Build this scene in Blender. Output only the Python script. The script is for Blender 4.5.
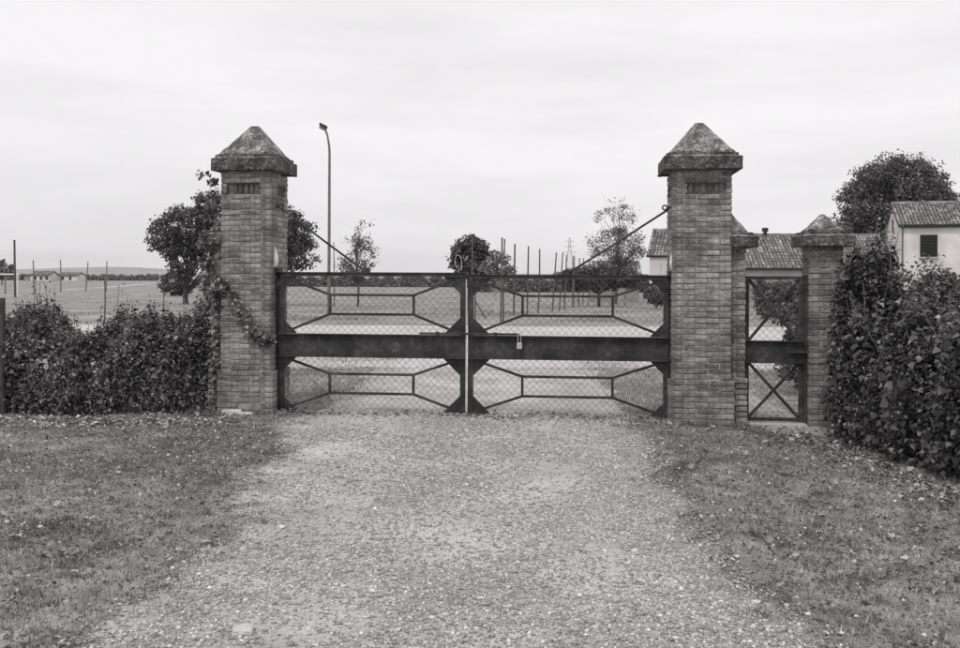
import bpy, math, random
import numpy as np
from mathutils import Vector, Matrix, noise as mnoise

for o in list(bpy.data.objects):
    bpy.data.objects.remove(o)
scn = bpy.context.scene
C = scn.collection
R = math.radians
random.seed(7)
rng = np.random.default_rng(11)

# ------------------------------------------------------------------ camera
F = 933.3            # focal length in pixels of the 960 px wide photograph
HC = 1.70            # eye height
ROLL = 0.0042
cd = bpy.data.cameras.new('camera')
cam = bpy.data.objects.new('camera', cd)
C.objects.link(cam)
cam.location = (0, 0, HC)
cam.rotation_euler = (R(90), -ROLL, 0)
cd.sensor_width = 36
cd.lens = 35
cd.shift_y = -49 / 960
cd.clip_start = 0.1
cd.clip_end = 20000
scn.camera = cam

# ------------------------------------------------------------------ sky
w = bpy.data.worlds.new('World')
scn.world = w
w.use_nodes = True
nt = w.node_tree
nt.nodes.clear()
N = nt.nodes.new
L = nt.links.new
SUN_EL, SUN_AZ = R(58), R(205)      # behind and to the left of the camera
sky = N('ShaderNodeTexSky')
sky.sky_type = 'NISHITA'
sky.sun_disc = False
sky.sun_elevation = SUN_EL
sky.sun_rotation = SUN_AZ
bw = N('ShaderNodeRGBToBW')
L(sky.outputs[0], bw.inputs[0])
tc = N('ShaderNodeTexCoord')
mp = N('ShaderNodeMapping')
mp.inputs['Scale'].default_value = (1.0, 1.0, 5.5)
mp.inputs['Location'].default_value = (3.1, 1.7, 0.4)
L(tc.outputs['Generated'], mp.inputs[0])
n1 = N('ShaderNodeTexNoise')
n1.inputs['Scale'].default_value = 2.2
n1.inputs['Detail'].default_value = 5
n1.inputs['Roughness'].default_value = 0.55
L(mp.outputs[0], n1.inputs[0])
rmp = N('ShaderNodeMapRange')
rmp.inputs['From Min'].default_value = 0.32
rmp.inputs['From Max'].default_value = 0.62
rmp.inputs['To Min'].default_value = 8.5
rmp.inputs['To Max'].default_value = 9.9
L(n1.outputs[0], rmp.inputs[0])
mx = N('ShaderNodeMix')
mx.data_type = 'FLOAT'
mx.inputs[0].default_value = 0.93        # closed cloud cover over the blue sky
L(bw.outputs[0], mx.inputs[2])
L(rmp.outputs[0], mx.inputs[3])
tint = N('ShaderNodeMix')
tint.data_type = 'RGBA'
tint.blend_type = 'MULTIPLY'
tint.inputs[0].default_value = 1
L(mx.outputs[0], tint.inputs[6])
tint.inputs[7].default_value = (1.0, 0.985, 1.0, 1)
bg = N('ShaderNodeBackground')
bg.inputs[1].default_value = 0.1
L(tint.outputs[2], bg.inputs[0])
out = N('ShaderNodeOutputWorld')
L(bg.outputs[0], out.inputs[0])

sd = bpy.data.lights.new('sun', 'SUN')
sd.energy = 1.5
sd.angle = R(14)
sd.color = (1, 0.985, 0.97)
sun = bpy.data.objects.new('sun', sd)
C.objects.link(sun)
dirv = Vector((math.sin(SUN_AZ) * math.cos(SUN_EL), math.cos(SUN_AZ) * math.cos(SUN_EL), math.sin(SUN_EL)))
sun.rotation_euler = dirv.to_track_quat('Z', 'Y').to_euler()
sun.location = dirv * 50

scn.view_settings.view_transform = 'Standard'
scn.view_settings.look = 'None'
scn.view_settings.gamma = 1
scn.view_settings.exposure = 0
scn.view_settings.use_curve_mapping = False
scn.render.engine = 'CYCLES'

# ------------------------------------------------------------------ materials (a black and white film picture: greys, faintly warm)
TINT = (1.03, 0.985, 0.975)


def g(v):
    return (v * TINT[0], v * TINT[1], v * TINT[2], 1)


def ramp_mat(name, stops, scale=5.0, detail=6, rough=0.85, bump=0.0, bscale=None, island=0.0, objrand=0.0,
             stretch=(1, 1, 1), stain=None, spec=0.3, coord='Object', bdist=0.02, feather=False, translucent=0.0, lichen=None):
    m = bpy.data.materials.new(name)
    m.use_nodes = True
    t = m.node_tree
    t.nodes.clear()
    n = t.nodes.new
    l = t.links.new
    o = n('ShaderNodeOutputMaterial')
    b = n('ShaderNodeBsdfPrincipled')
    b.inputs['Roughness'].default_value = rough
    b.inputs['Specular IOR Level'].default_value = spec
    if coord == 'World':
        src = n('ShaderNodeNewGeometry').outputs['Position']
    else:
        src = n('ShaderNodeTexCoord').outputs['Object']
    mp = n('ShaderNodeMapping')
    mp.inputs['Scale'].default_value = stretch
    l(src, mp.inputs[0])
    nz = n('ShaderNodeTexNoise')
    nz.inputs['Scale'].default_value = scale
    nz.inputs['Detail'].default_value = detail
    nz.inputs['Roughness'].default_value = 0.62
    l(mp.outputs[0], nz.inputs[0])
    r = n('ShaderNodeValToRGB')
    el = r.color_ramp.elements
    el[0].position, el[0].color = stops[0][0], g(stops[0][1])
    el[1].position, el[1].color = stops[-1][0], g(stops[-1][1])
    for p, v in stops[1:-1]:
        e = el.new(p)
        e.color = g(v)
    l(nz.outputs[0], r.inputs[0])
    col = r.outputs[0]

    def mult(col, val):
        mm = n('ShaderNodeMix')
        mm.data_type = 'RGBA'
        mm.blend_type = 'MULTIPLY'
        mm.inputs[0].default_value = 1
        l(col, mm.inputs[6])
        l(val, mm.inputs[7])
        return mm.outputs[2]

    def rng_node(val, lo, hi, power=1.0):
        if power != 1.0:
            pw = n('ShaderNodeMath')
            pw.operation = 'POWER'
            l(val, pw.inputs[0])
            pw.inputs[1].default_value = power
            val = pw.outputs[0]
        q = n('ShaderNodeMapRange')
        q.inputs['To Min'].default_value = lo
        q.inputs['To Max'].default_value = hi
        l(val, q.inputs[0])
        return q.outputs[0]
    if island:
        gi = n('ShaderNodeNewGeometry')
        col = mult(col, rng_node(gi.outputs['Random Per Island'], 1 - island * 0.6, 1 + island * 2.2, 3.0))
    if objrand:
        oi = n('ShaderNodeObjectInfo')
        col = mult(col, rng_node(oi.outputs['Random'], 1 - objrand, 1 + objrand))
    if stain:      # blotches of dirt, moss or bleaching with a shape of their own
        sscale, lo, hi, p0, p1 = stain
        gp = n('ShaderNodeNewGeometry')
        s2 = n('ShaderNodeTexNoise')
        s2.inputs['Scale'].default_value = sscale
        s2.inputs['Detail'].default_value = 8
        s2.inputs['Roughness'].default_value = 0.6
        l(gp.outputs['Position'], s2.inputs[0])
        q = n('ShaderNodeMapRange')
        q.inputs['From Min'].default_value = p0
        q.inputs['From Max'].default_value = p1
        q.inputs['To Min'].default_value = lo
        q.inputs['To Max'].default_value = hi
        l(s2.outputs[0], q.inputs[0])
        col = mult(col, q.outputs[0])
    if lichen:     # pale lichen grows on the sloping top, bare weathered concrete on the upright faces
        gn = n('ShaderNodeNewGeometry')
        sx = n('ShaderNodeSeparateXYZ')
        l(gn.outputs['True Normal'], sx.inputs[0])
        q = n('ShaderNodeMapRange')
        q.inputs['From Min'].default_value = .15
        q.inputs['From Max'].default_value = .6
        q.inputs['To Min'].default_value = lichen[0]
        q.inputs['To Max'].default_value = lichen[1]
        l(sx.outputs[2], q.inputs[0])
        col = mult(col, q.outputs[0])
    l(col, b.inputs['Base Color'])
    if bump:
        bn = n('ShaderNodeTexNoise')
        bn.inputs['Scale'].default_value = bscale or scale * 3
        bn.inputs['Detail'].default_value = 6
        l(mp.outputs[0], bn.inputs[0])
        bp = n('ShaderNodeBump')
        bp.inputs['Strength'].default_value = bump
        bp.inputs['Distance'].default_value = bdist
        l(bn.outputs[0], bp.inputs['Height'])
        l(bp.outputs[0], b.inputs['Normal'])
    surf = b.outputs[0]
    if translucent:
        tr = n('ShaderNodeBsdfTranslucent')
        l(col, tr.inputs[0])
        ms = n('ShaderNodeMixShader')
        ms.inputs[0].default_value = translucent
        l(surf, ms.inputs[1])
        l(tr.outputs[0], ms.inputs[2])
        surf = ms.outputs[0]
    if feather:    # ragged worn margin of a gravel or dirt sheet
        at = n('ShaderNodeAttribute')
        at.attribute_name = 'edge'
        en = n('ShaderNodeTexNoise')
        en.inputs['Scale'].default_value = 9
        en.inputs['Detail'].default_value = 8
        en.inputs['Roughness'].default_value = 0.7
        gp = n('ShaderNodeNewGeometry')
        l(gp.outputs['Position'], en.inputs[0])
        ad = n('ShaderNodeMath')
        ad.operation = 'ADD'
        l(at.outputs['Fac'], ad.inputs[0])
        l(en.outputs[0], ad.inputs[1])
        q = n('ShaderNodeMapRange')
        q.inputs['From Min'].default_value = 0.86
        q.inputs['From Max'].default_value = 1.04
        l(ad.outputs[0], q.inputs[0])
        tp = n('ShaderNodeBsdfTransparent')
        ms = n('ShaderNodeMixShader')
        l(q.outputs[0], ms.inputs[0])
        l(tp.outputs[0], ms.inputs[1])
        l(surf, ms.inputs[2])
        surf = ms.outputs[0]
    l(surf, o.inputs[0])
    return m


M = {}
M['ground'] = ramp_mat('soil_and_turf', [(0.32, .14), (.5, .24), (.68, .38)], 4.0, 10, .95, .8, 60, coord='World', stain=(.55, .75, 1.25, .35, .65))
M['field'] = ramp_mat('dry_field_grass', [(0.34, .17), (.5, .25), (.66, .34)], .35, 14, .95, .5, 9, coord='World', stretch=(1, .8, 1))
M['gravel'] = ramp_mat('gravel_fines', [(0.3, .37), (.5, .46), (.7, .56)], 26, 8, .95, .9, 90, coord='World', stain=(1.1, .72, 1.16, .36, .64), feather=True, bdist=.012)
M['yard'] = ramp_mat('yard_gravel', [(0.3, .42), (.5, .50), (.7, .57)], 9, 9, .95, .5, 40, coord='World', stain=(.4, .85, 1.1, .35, .65), feather=True)
M['stone'] = ramp_mat('gravel_stone', [(0.3, .32), (.7, .42)], 30, 3, .9, 0, island=.45, coord='World')
M['crumb'] = ramp_mat('earth_crumb', [(0.3, .14), (.7, .26)], 30, 3, .95, 0, island=.6, coord='World')
M['pale_stone'] = ramp_mat('pale_stone', [(0.3, .42), (.7, .6)], 14, 6, .9, .5, 50)
M['grass'] = ramp_mat('grass_blade', [(0.34, .11), (.5, .22), (.64, .40)], 1.6, 5, .7, 0, island=.5, coord='World', translucent=.25)
M['dry_grass'] = ramp_mat('dry_grass', [(0.32, .17), (.66, .34)], .8, 6, .8, 0, island=.5, coord='World', translucent=.25)
M['weed'] = ramp_mat('weed_leaf', [(0.3, .07), (.7, .13)], 2, 4, .6, 0, island=.5, coord='World', translucent=.2)
M['dead_leaf'] = ramp_mat('dead_leaf', [(0.3, .22), (.7, .42)], 6, 4, .75, 0, island=.5, objrand=.35, coord='World')
M['brick'] = ramp_mat('weathered_brick', [(0.30, .12), (.5, .235), (.70, .36)], 16, 12, .92, .9, 60, objrand=.30, stain=(3.0, .50, 1.22, .38, .58), bdist=.008)
M['brick_far'] = ramp_mat('weathered_brick_joined', [(0.28, .13), (.5, .23), (.75, .36)], 9, 9, .9, .6, 55, island=.3, stain=(2.3, .42, 1.30, .36, .60), bdist=.008)
M['mortar'] = ramp_mat('old_mortar', [(0.32, .11), (.5, .23), (.66, .38)], 7, 8, .95, .6, 60, coord='World', bdist=.01)
M['dark_brick'] = ramp_mat('frieze_brick', [(0.3, .06), (.5, .10), (.75, .17)], 12, 8, .9, .5, 55, objrand=.3)  # darker brick tone used for the uprights of the frieze panel
M['cap'] = ramp_mat('lichen_concrete', [(0.36, .09), (.50, .16), (.58, .25), (.67, .40)], 26, 14, .95, 1.0, 46, stain=(6.5, .50, 1.35, .40, .60), bdist=.02, lichen=(.62, 1.25))
M['iron'] = ramp_mat('rusted_iron', [(0.3, .018), (.55, .034), (.75, .075)], 18, 9, .66, .4, 80, stain=(3.5, .6, 2.0, .40, .66), spec=.45)
M['pale_metal'] = ramp_mat('pale_painted_strip', [(0.3, .45), (.7, .66)], 14, 4, .5)
M['wire'] = ramp_mat('dull_wire', [(0.3, .10), (.7, .17)], 20, 3, .6, spec=.5)
M['white'] = ramp_mat('white_enamel', [(0.3, .74), (.7, .84)], 20, 4, .4)
M['steel'] = ramp_mat('lock_steel', [(0.3, .35), (.7, .55)], 40, 4, .35, spec=.6)
M['pole'] = ramp_mat('galvanised_pole', [(0.3, .12), (.7, .2)], 6, 4, .6)
M['timber'] = ramp_mat('weathered_timber', [(0.3, .06), (.7, .13)], 8, 6, .85, .4, 30, stretch=(4, 4, .5), objrand=.25)
M['bark'] = ramp_mat('bark', [(0.3, .045), (.7, .11)], 8, 6, .9, .6, 20, stretch=(2, 2, .5))
M['pale_bark'] = ramp_mat('pale_bark', [(0.3, .35), (.5, .5), (.7, .6)], 6, 5, .85)
M['leaf_dark'] = ramp_mat('dark_foliage', [(0.3, .06), (.7, .12)], .9, 4, .55, 0, island=.5, coord='World', translucent=.2)
M['leaf_mid'] = ramp_mat('mid_foliage', [(0.3, .08), (.7, .15)], .9, 4, .55, 0, island=.5, coord='World', translucent=.25)
M['leaf_pale'] = ramp_mat('pale_foliage', [(0.3, .13), (.7, .22)], .9, 4, .6, 0, island=.4, coord='World', translucent=.3)
M['hedge'] = ramp_mat('bramble_leaf', [(0.3, .05), (.5, .10), (.70, .20)], 2.6, 6, .42, 0, island=1.0, coord='World', translucent=.15, spec=.45)
M['creeper'] = ramp_mat('creeper_leaf', [(0.3, .04), (.5, .07), (.72, .14)], 3.0, 6, .38, 0, island=1.0, objrand=.3, coord='World', translucent=.12, spec=.5)
M['far_hedge'] = ramp_mat('far_hedge_leaf', [(0.3, .06), (.7, .12)], .5, 4, .7, 0, island=.5, coord='World')
M['stem'] = ramp_mat('bramble_stem', [(0.3, .10), (.7, .28)], 9, 4, .8)
M['plaster'] = ramp_mat('white_plaster', [(0.3, .56), (.5, .66), (.7, .74)], .8, 9, .9, .1, 8, stain=(.5, .82, 1.1, .35, .65))
M['grey_plaster'] = ramp_mat('grey_plaster', [(0.3, .2), (.7, .34)], .8, 9, .9, .1, 8)
M['tile'] = ramp_mat('clay_tile', [(0.3, .13), (.5, .20), (.72, .30)], 1.6, 8, .9, 0, island=.32, coord='World')
M['roof_base'] = ramp_mat('roof_boards', [(0.3, .05), (.7, .09)], 4, 4, .9)
M['shutter'] = ramp_mat('dark_shutter', [(0.3, .02), (.7, .035)], 8, 4, .6)
M['frame_wood'] = ramp_mat('window_frame', [(0.3, .3), (.7, .4)], 8, 4, .7)
M['hill'] = ramp_mat('far_hill', [(0.3, .2), (.7, .3)], .004, 6, .95, coord='World')  # dry farmland grey, base tone lightened to stand in for thicker distance haze
M['dirt'] = ramp_mat('pale_path', [(0.3, .5), (.7, .62)], .6, 6, .95, coord='World')
M['concrete'] = ramp_mat('concrete', [(0.3, .4), (.7, .55)], 9, 8, .9, .4, 50)


# ------------------------------------------------------------------ helpers
def tag(o, label=None, cat=None, group=None, kind=None):
    if label:
        o['label'] = label
    if cat:
        o['category'] = cat
    if group:
        o['group'] = group
    if kind:
        o['kind'] = kind
    return o


def empty(name, loc=(0, 0, 0), rz=0.0):
    o = bpy.data.objects.new(name, None)
    o.empty_display_size = .2
    C.objects.link(o)
    o.location = loc
    o.rotation_euler = (0, 0, rz)
    return o


def link(name, me, mat, parent=None, smooth=False):
    if mat is not None and not me.materials:
        me.materials.append(mat)
    if smooth:
        me.polygons.foreach_set('use_smooth', [True] * len(me.polygons))
    o = bpy.data.objects.new(name, me)
    C.objects.link(o)
    if parent is not None:
        o.parent = parent
    return o


class MB:
    def __init__(s):
        s.v = []
        s.f = []

    def add(s, vs, fs):
        k = len(s.v)
        s.v += [tuple(p) for p in vs]
        s.f += [tuple(i + k for i in q) for q in fs]

    def box(s, x0, x1, y0, y1, z0, z1):
        s.add([(x0, y0, z0), (x1, y0, z0), (x1, y1, z0), (x0, y1, z0), (x0, y0, z1), (x1, y0, z1), (x1, y1, z1), (x0, y1, z1)],
              [(0, 3, 2, 1), (4, 5, 6, 7), (0, 1, 5, 4), (1, 2, 6, 5), (2, 3, 7, 6), (3, 0, 4, 7)])

    def bar(s, a, b, wd, dp, up=(0, 1, 0)):
        """rectangular bar from a to b; wd across, dp along up"""
        a, b, up = Vector(a), Vector(b), Vector(up)
        d = (b - a).normalized()
        sx = d.cross(up)
        if sx.length < 1e-4:
            sx = d.cross(Vector((1, 0, 0)))
        sx.normalize()
        sy = sx.cross(d)
        vs = []
        for p in (a, b):
            for i, j in ((-1, -1), (1, -1), (1, 1), (-1, 1)):
                vs.append(p + sx * (wd / 2 * i) + sy * (dp / 2 * j))
        s.add(vs, [(3, 2, 1, 0), (4, 5, 6, 7), (0, 1, 5, 4), (1, 2, 6, 5), (2, 3, 7, 6), (3, 0, 4, 7)])

    def tube(s, path, rad, n=8, cap=True):
        path = [Vector(p) for p in path]
        k = len(path)
        if not hasattr(rad, '__len__'):
            rad = [rad] * k
        vs = []
        ref = None
        for i, p in enumerate(path):
            d = (path[min(i + 1, k - 1)] - path[max(i - 1, 0)])
            d.normalize()
            if ref is None:
                ref = d.orthogonal().normalized()
            ref = (ref - d * ref.dot(d))
            if ref.length < 1e-5:
                ref = d.orthogonal()
            ref.normalize()
            bi = d.cross(ref)
            for j in range(n):
                t = 2 * math.pi * j / n
                vs.append(p + (ref * math.cos(t) + bi * math.sin(t)) * rad[i])
        fs = []
        for i in range(k - 1):
            for j in range(n):
                q = (j + 1) % n
                fs.append((i * n + j, i * n + q, (i + 1) * n + q, (i + 1) * n + j))
        if cap:
            fs.append(tuple(range(n - 1, -1, -1)))
            fs.append(tuple((k - 1) * n + j for j in range(n)))
        s.add(vs, fs)

    def prism(s, poly, y0, y1):
        """polygon in xz extruded along y"""
        n = len(poly)
        vs = [(x, y0, z) for x, z in poly] + [(x, y1, z) for x, z in poly]
        fs = [tuple(range(n)), tuple(range(2 * n - 1, n - 1, -1))]
        fs += [(i, i + n, (i + 1) % n + n, (i + 1) % n) for i in range(n)]
        s.add(vs, fs)

    def mesh(s, name):
        me = bpy.data.meshes.new(name)
        me.from_pydata(s.v, [], s.f)
        me.update()
        return me

    def build(s, name, mat, parent=None, smooth=False):
        return link(name, s.mesh(name), mat, parent, smooth)


def np_mesh(name, V, Fc):
    """V (n,3), Fc (m,k) with k 3 or 4"""
    me = bpy.data.meshes.new(name)
    V = np.asarray(V, dtype=np.float32)
    Fc = np.asarray(Fc, dtype=np.int32)
    m, k = Fc.shape
    me.vertices.add(len(V))
    me.vertices.foreach_set('co', V.ravel())
    me.loops.add(m * k)
    me.loops.foreach_set('vertex_index', Fc.ravel())
    me.polygons.add(m)
    me.polygons.foreach_set('loop_start', np.arange(0, m * k, k, dtype=np.int32))
    me.update(calc_edges=True)
    return me


def scatter(TV, TF, pos, Rm, sc):
    """copies of template (TV, TF) at pos with rotation matrices and scales"""
    n, k = len(pos), len(TV)
    sc = np.asarray(sc)
    if sc.ndim == 1:
        sc = sc[:, None].repeat(3, 1)
    P = TV[None] * sc[:, None, :]
    P = np.einsum('nij,nkj->nki', Rm, P) + pos[:, None, :]
    Fc = TF[None] + (np.arange(n) * k)[:, None, None]
    return P.reshape(-1, 3), Fc.reshape(-1, TF.shape[1])


def frames(nrm, axis=None):
    """rotation matrices whose third column is nrm and second column a random (or given) tangent"""
    n = len(nrm)
    nrm = nrm / np.maximum(np.linalg.norm(nrm, axis=1, keepdims=True), 1e-6)
    a = rng.normal(size=(n, 3)) if axis is None else axis
    a = a - nrm * (a * nrm).sum(1, keepdims=True)
    a /= np.maximum(np.linalg.norm(a, axis=1, keepdims=True), 1e-6)
    b = np.cross(a, nrm)
    return np.stack([b, a, nrm], axis=2)


LEAF_V = np.array([(0, 0, 0), (-.30, .38, .07), (0, .45, 0), (.30, .38, .07), (0, 1, -.12)], dtype=float)
LEAF_F = np.array([(0, 2, 1), (0, 3, 2), (1, 2, 4), (2, 3, 4)])
LEAF2_V = np.array([(0, 0, 0), (-.32, .5, .08), (0, 1, -.05), (.32, .5, .08)], dtype=float)
LEAF2_F = np.array([(0, 3, 1), (1, 3, 2)])
IVY_V = np.array([(0, 0, 0), (-.45, .12, -.03), (-.30, .5, .05), (0, .5, 0), (.30, .5, .05), (.45, .12, -.03), (0, 1, -.10)], dtype=float)
IVY_F = np.array([(0, 3, 1), (1, 3, 2), (0, 5, 3), (5, 4, 3), (2, 3, 6), (3, 4, 6)])


def sm(a, b, x):
    t = np.clip((x - a) / (b - a), 0, 1)
    return t * t * (3 - 2 * t)


def gz(x, y):
    """height of the ground"""
    x = np.asarray(x, dtype=float)
    y = np.asarray(y, dtype=float)
    z = -.5 * sm(30, 85, y)
    near = 1 - sm(16, 28, y)
    z = z + near * (.012 * np.sin(1.7 * x + .6) * np.cos(.9 * y + 1.1) + .008 * np.sin(3.9 * x + 2.1 * y) + .005 * np.sin(7.3 * x - 5.1 * y + 2)
                    + .004 * np.sin(13.1 * x + 3.3 * y) * np.sin(11.7 * y - 2 * x))
    z = z + near * .05 * sm(1.9, 4.0, -x) * (1 - sm(10.5, 11.5, y))
    z = z - .035 * sm(1.6, 3.0, x) * (1 - sm(12, 16, y))
    return z


def gzf(x, y):
    return float(gz(x, y))


def hor(px):
    return 275 + (px - 480) * ROLL


def P(px, py, Z):
    """the point at distance Z on the line of sight of a pixel of the photograph"""
    return Vector(((px - 480) / F * Z, Z, HC - (py - hor(px)) / F * Z))


def base(px, Z):
    x = (px - 480) / F * Z
    return Vector((x, Z, gzf(x, Z)))


# gate line frame: u along the gate, v away from the camera
GA = R(5.9)
GO = Vector((-.131, 11.05, 0))


def G(u, v, z=0.0):
    return Vector((GO.x + u * math.cos(GA) + v * math.sin(GA), GO.y - u * math.sin(GA) + v * math.cos(GA), z))


def Gn(u, v):
    return GO.x + u * math.cos(GA) + v * math.sin(GA), GO.y - u * math.sin(GA) + v * math.cos(GA)


def gempty(name, u, v, z=None):
    p = G(u, v)
    p.z = gzf(p.x, p.y) if z is None else z
    return empty(name, p, -GA)


# ------------------------------------------------------------------ ground
def axis_vals(lo, hi, step, far, growth=1.25):
    a = list(np.arange(lo, hi + 1e-6, step))
    s, x = step, hi
    while x < far:
        s *= growth
        x += s
        a.append(x)
    s, x = step, lo
    pre = []
    while x > -far:
        s *= growth
        x -= s
        pre.append(x)
    return np.array(pre[::-1] + a)


xs = axis_vals(-8, 8, .09, 4500, 1.22)
ys = axis_vals(3, 15, .09, 6500, 1.18)
ys = ys[ys > -3000]
XX, YY = np.meshgrid(xs, ys)
ZZ = gz(XX, YY)
nx, ny = len(xs), len(ys)
idx = np.arange(nx * ny).reshape(ny, nx)
Fq = np.stack([idx[:-1, :-1], idx[:-1, 1:], idx[1:, 1:], idx[1:, :-1]], -1).reshape(-1, 4)
me = np_mesh('ground', np.stack([XX, YY, ZZ], -1).reshape(-1, 3), Fq)
tag(link('ground', me, M['ground'], smooth=True), kind='structure')


def sheet(name, X0, X1, Y, z, mat, nu=60, emax=.5, fade_y=(0, 0)):
    """strip between the lines x = X0(y) and x = X1(y); attribute 'edge' falls to 0 at the margins"""
    Y = np.asarray(Y)
    t = np.linspace(0, 1, nu)
    x0 = np.array([X0(y) for y in Y])
    x1 = np.array([X1(y) for y in Y])
    X = x0[:, None] + (x1 - x0)[:, None] * t[None]
    YY = Y[:, None].repeat(nu, 1)
    d = np.minimum(X - x0[:, None], x1[:, None] - X)
    if fade_y[0]:
        d = np.minimum(d, (YY - Y[0]) / fade_y[0] * emax)
    if fade_y[1]:
        d = np.minimum(d, (Y[-1] - YY) / fade_y[1] * emax)
    e = np.clip(d / emax, 0, 1)
    Zs = gz(X, YY) + z
    idx = np.arange(X.size).reshape(X.shape)
    Fq = np.stack([idx[:-1, :-1], idx[:-1, 1:], idx[1:, 1:], idx[1:, :-1]], -1).reshape(-1, 4)
    me = np_mesh(name, np.stack([X, YY, Zs], -1).reshape(-1, 3), Fq)
    at = me.attributes.new('edge', 'FLOAT', 'POINT')
    at.data.foreach_set('value', e.ravel().astype(np.float32))
    return tag(link(name, me, mat, smooth=True), kind='structure')


def xl(y):
    return np.interp(y, [0, 4.3, 6.5, 8.5, 10.9, 12, 16, 20], [-1.75, -1.75, -1.75, -1.92, -2.2, -2.0, -1.9, -2.0]) + .08 * np.sin(2.3 * y) + .05 * np.sin(5.1 * y + 1)


def xr(y):
    return np.interp(y, [0, 4.3, 6.5, 8.5, 10.2, 12, 16, 20], [1.52, 1.52, 1.50, 1.62, 1.82, 1.9, 2.1, 2.3]) + .07 * np.sin(2.7 * y + 2) + .05 * np.sin(4.7 * y)


sheet('gravel_drive', lambda y: xl(y) - .22, lambda y: xr(y) + .16, np.arange(-3, 21, .09), .009, M['gravel'], 50, .55, (0, 2.5))
sheet('gravel_yard', lambda y: -14 + 1.5 * math.sin(y), lambda y: 13 + math.sin(y * .7), np.arange(15.5, 37, .4), .014, M['yard'], 90, 1.2, (3.0, 2.0))
sheet('ped_path', lambda y: 3.12, lambda y: 4.05, np.arange(9.6, 20, .1), .008, M['gravel'], 16, .3, (1.0, 1.0)).name = 'foot_path'
# the dry playing field and the far fields
ysf = np.concatenate([np.arange(31, 110, 1.5), np.geomspace(110, 2600, 40)])
sheet('field', lambda y: -1.6 * y - 30, lambda y: 1.4 * y + 20, ysf, .02, M['field'], 60, 3, (3, 0)).data.materials[0] = M['field']
pp = [(20, 291.3), (60, 290.2), (100, 288.0), (130, 285.6), (152, 283.6), (170, 282.6)]
mbp = MB()
cen = []
for px, py in pp:
    Z = 2.2 * F / (py - hor(px))
    cen.append(Vector(((px - 480) / F * Z, Z, -.46)))
for i in range(len(cen) - 1):
    a, b = cen[i], cen[i + 1]
    wd = 1.3
    mbp.add([a + Vector((-.3, -wd, 0)), a + Vector((.3, wd, 0)), b + Vector((.3, wd, 0)), b + Vector((-.3, -wd, 0))], [(0, 3, 2, 1)])
tag(mbp.build('path', M['dirt']), kind='structure')
# far hills
hv, hf = [], []
HX = np.linspace(-3600, 3600, 160)
for i, x in enumerate(HX):
    h = 15 + 16 * (mnoise.fractal(Vector((x * .0011 + 4.2, 2.2, 0)), 1, 2, 5) + .3) + 3 * mnoise.noise(Vector((x * .006, 0, 5)))
    h = max(2.5, h * float(1 - .75 * sm(-1250, -850, x)))
    hv += [(x, 2900, -2), (x, 3250, h), (x, 3900, -2)]
    if i:
        a, b = 3 * (i - 1), 3 * i
        hf += [(a, b, b + 1, a + 1), (a + 1, b + 1, b + 2, a + 2)]
mbh = MB()
mbh.add(hv, hf)
tag(mbh.build('hills', M['hill'], smooth=True), kind='structure')

# ------------------------------------------------------------------ gravel stones, grass, leaf litter
OCT_V = np.array([(1, .1, 0), (.15, 1, 0), (-1, -.1, .1), (-.1, -1, 0), (.1, .15, .8), (0, 0, -.7)], dtype=float)
OCT_F = np.array([(0, 1, 4), (1, 2, 4), (2, 3, 4), (3, 0, 4), (1, 0, 5), (2, 1, 5), (3, 2, 5), (0, 3, 5)])
n = 165000
y = 3.6 + (rng.random(n) ** 1.7) * 7.8
x0, x1 = xl(y) - .15, xr(y) + .15
x = x0 + (x1 - x0) * rng.random(n)
rut = np.exp(-((x + .85 + .06 * np.sin(y)) / .24) ** 2) + np.exp(-((x - .75 + .06 * np.sin(y)) / .22) ** 2)
clump = -.75 * rut + np.sin(2.1 * x + 1.3 * y) * np.sin(1.7 * y - .8 * x + 1) + .5 * np.sin(5.3 * x - 2.2 * y)
keep = rng.random(n) < np.clip(.55 + .4 * clump + .25 * (np.abs(x - .35) < 1.15), .12, 1) * sm(-.1, .35, np.minimum(x - x0, x1 - x))
x, y = x[keep], y[keep]
n = len(x)
r = np.clip(rng.lognormal(math.log(.0058), .45, n), .003, .02) * (1 + .25 * sm(6, 10, y))
tilt = np.stack([rng.normal(0, .3, n), rng.normal(0, .3, n), np.ones(n)], 1)
sc = np.stack([r * rng.uniform(.8, 1.5, n), r * rng.uniform(.7, 1.1, n), r * rng.uniform(.5, .95, n)], 1)
V, Fc = scatter(OCT_V, OCT_F, np.stack([x, y, gz(x, y) + .009 + r * .2], 1), frames(tilt), sc)
tag(link('gravel', np_mesh('gravel', V, Fc), M['stone']), 'loose pale crushed gravel covering the drive', 'gravel', kind='stuff')

n = 2600
y = 3.7 + rng.random(n) ** 1.3 * 6.5
x0, x1 = xl(y) - .1, xr(y) + .1
x = x0 + (x1 - x0) * rng.random(n)
r = np.clip(rng.lognormal(math.log(.012), .3, n), .008, .028)
tilt = np.stack([rng.normal(0, .3, n), rng.normal(0, .3, n), np.ones(n)], 1)
sc = np.stack([r * rng.uniform(.9, 1.5, n), r * rng.uniform(.7, 1.1, n), r * rng.uniform(.4, .8, n)], 1)
V, Fc = scatter(OCT_V, OCT_F, np.stack([x, y, gz(x, y) + .009 + r * .2], 1), frames(tilt), sc)
tag(link('gravel', np_mesh('gravel', V, Fc), M['stone']), 'coarser stones lying among the fine gravel of the drive', 'gravel', kind='stuff')
n = 13000
y = 3.6 + rng.random(n) ** 1.4 * 7.4
x = np.where(rng.random(n) < .62, xl(y) + .2 - np.abs(rng.normal(0, 1.3, n)), xr(y) - .2 + np.abs(rng.normal(0, 1.0, n)))
r = np.clip(rng.lognormal(math.log(.005), .5, n), .002, .015)
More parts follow.
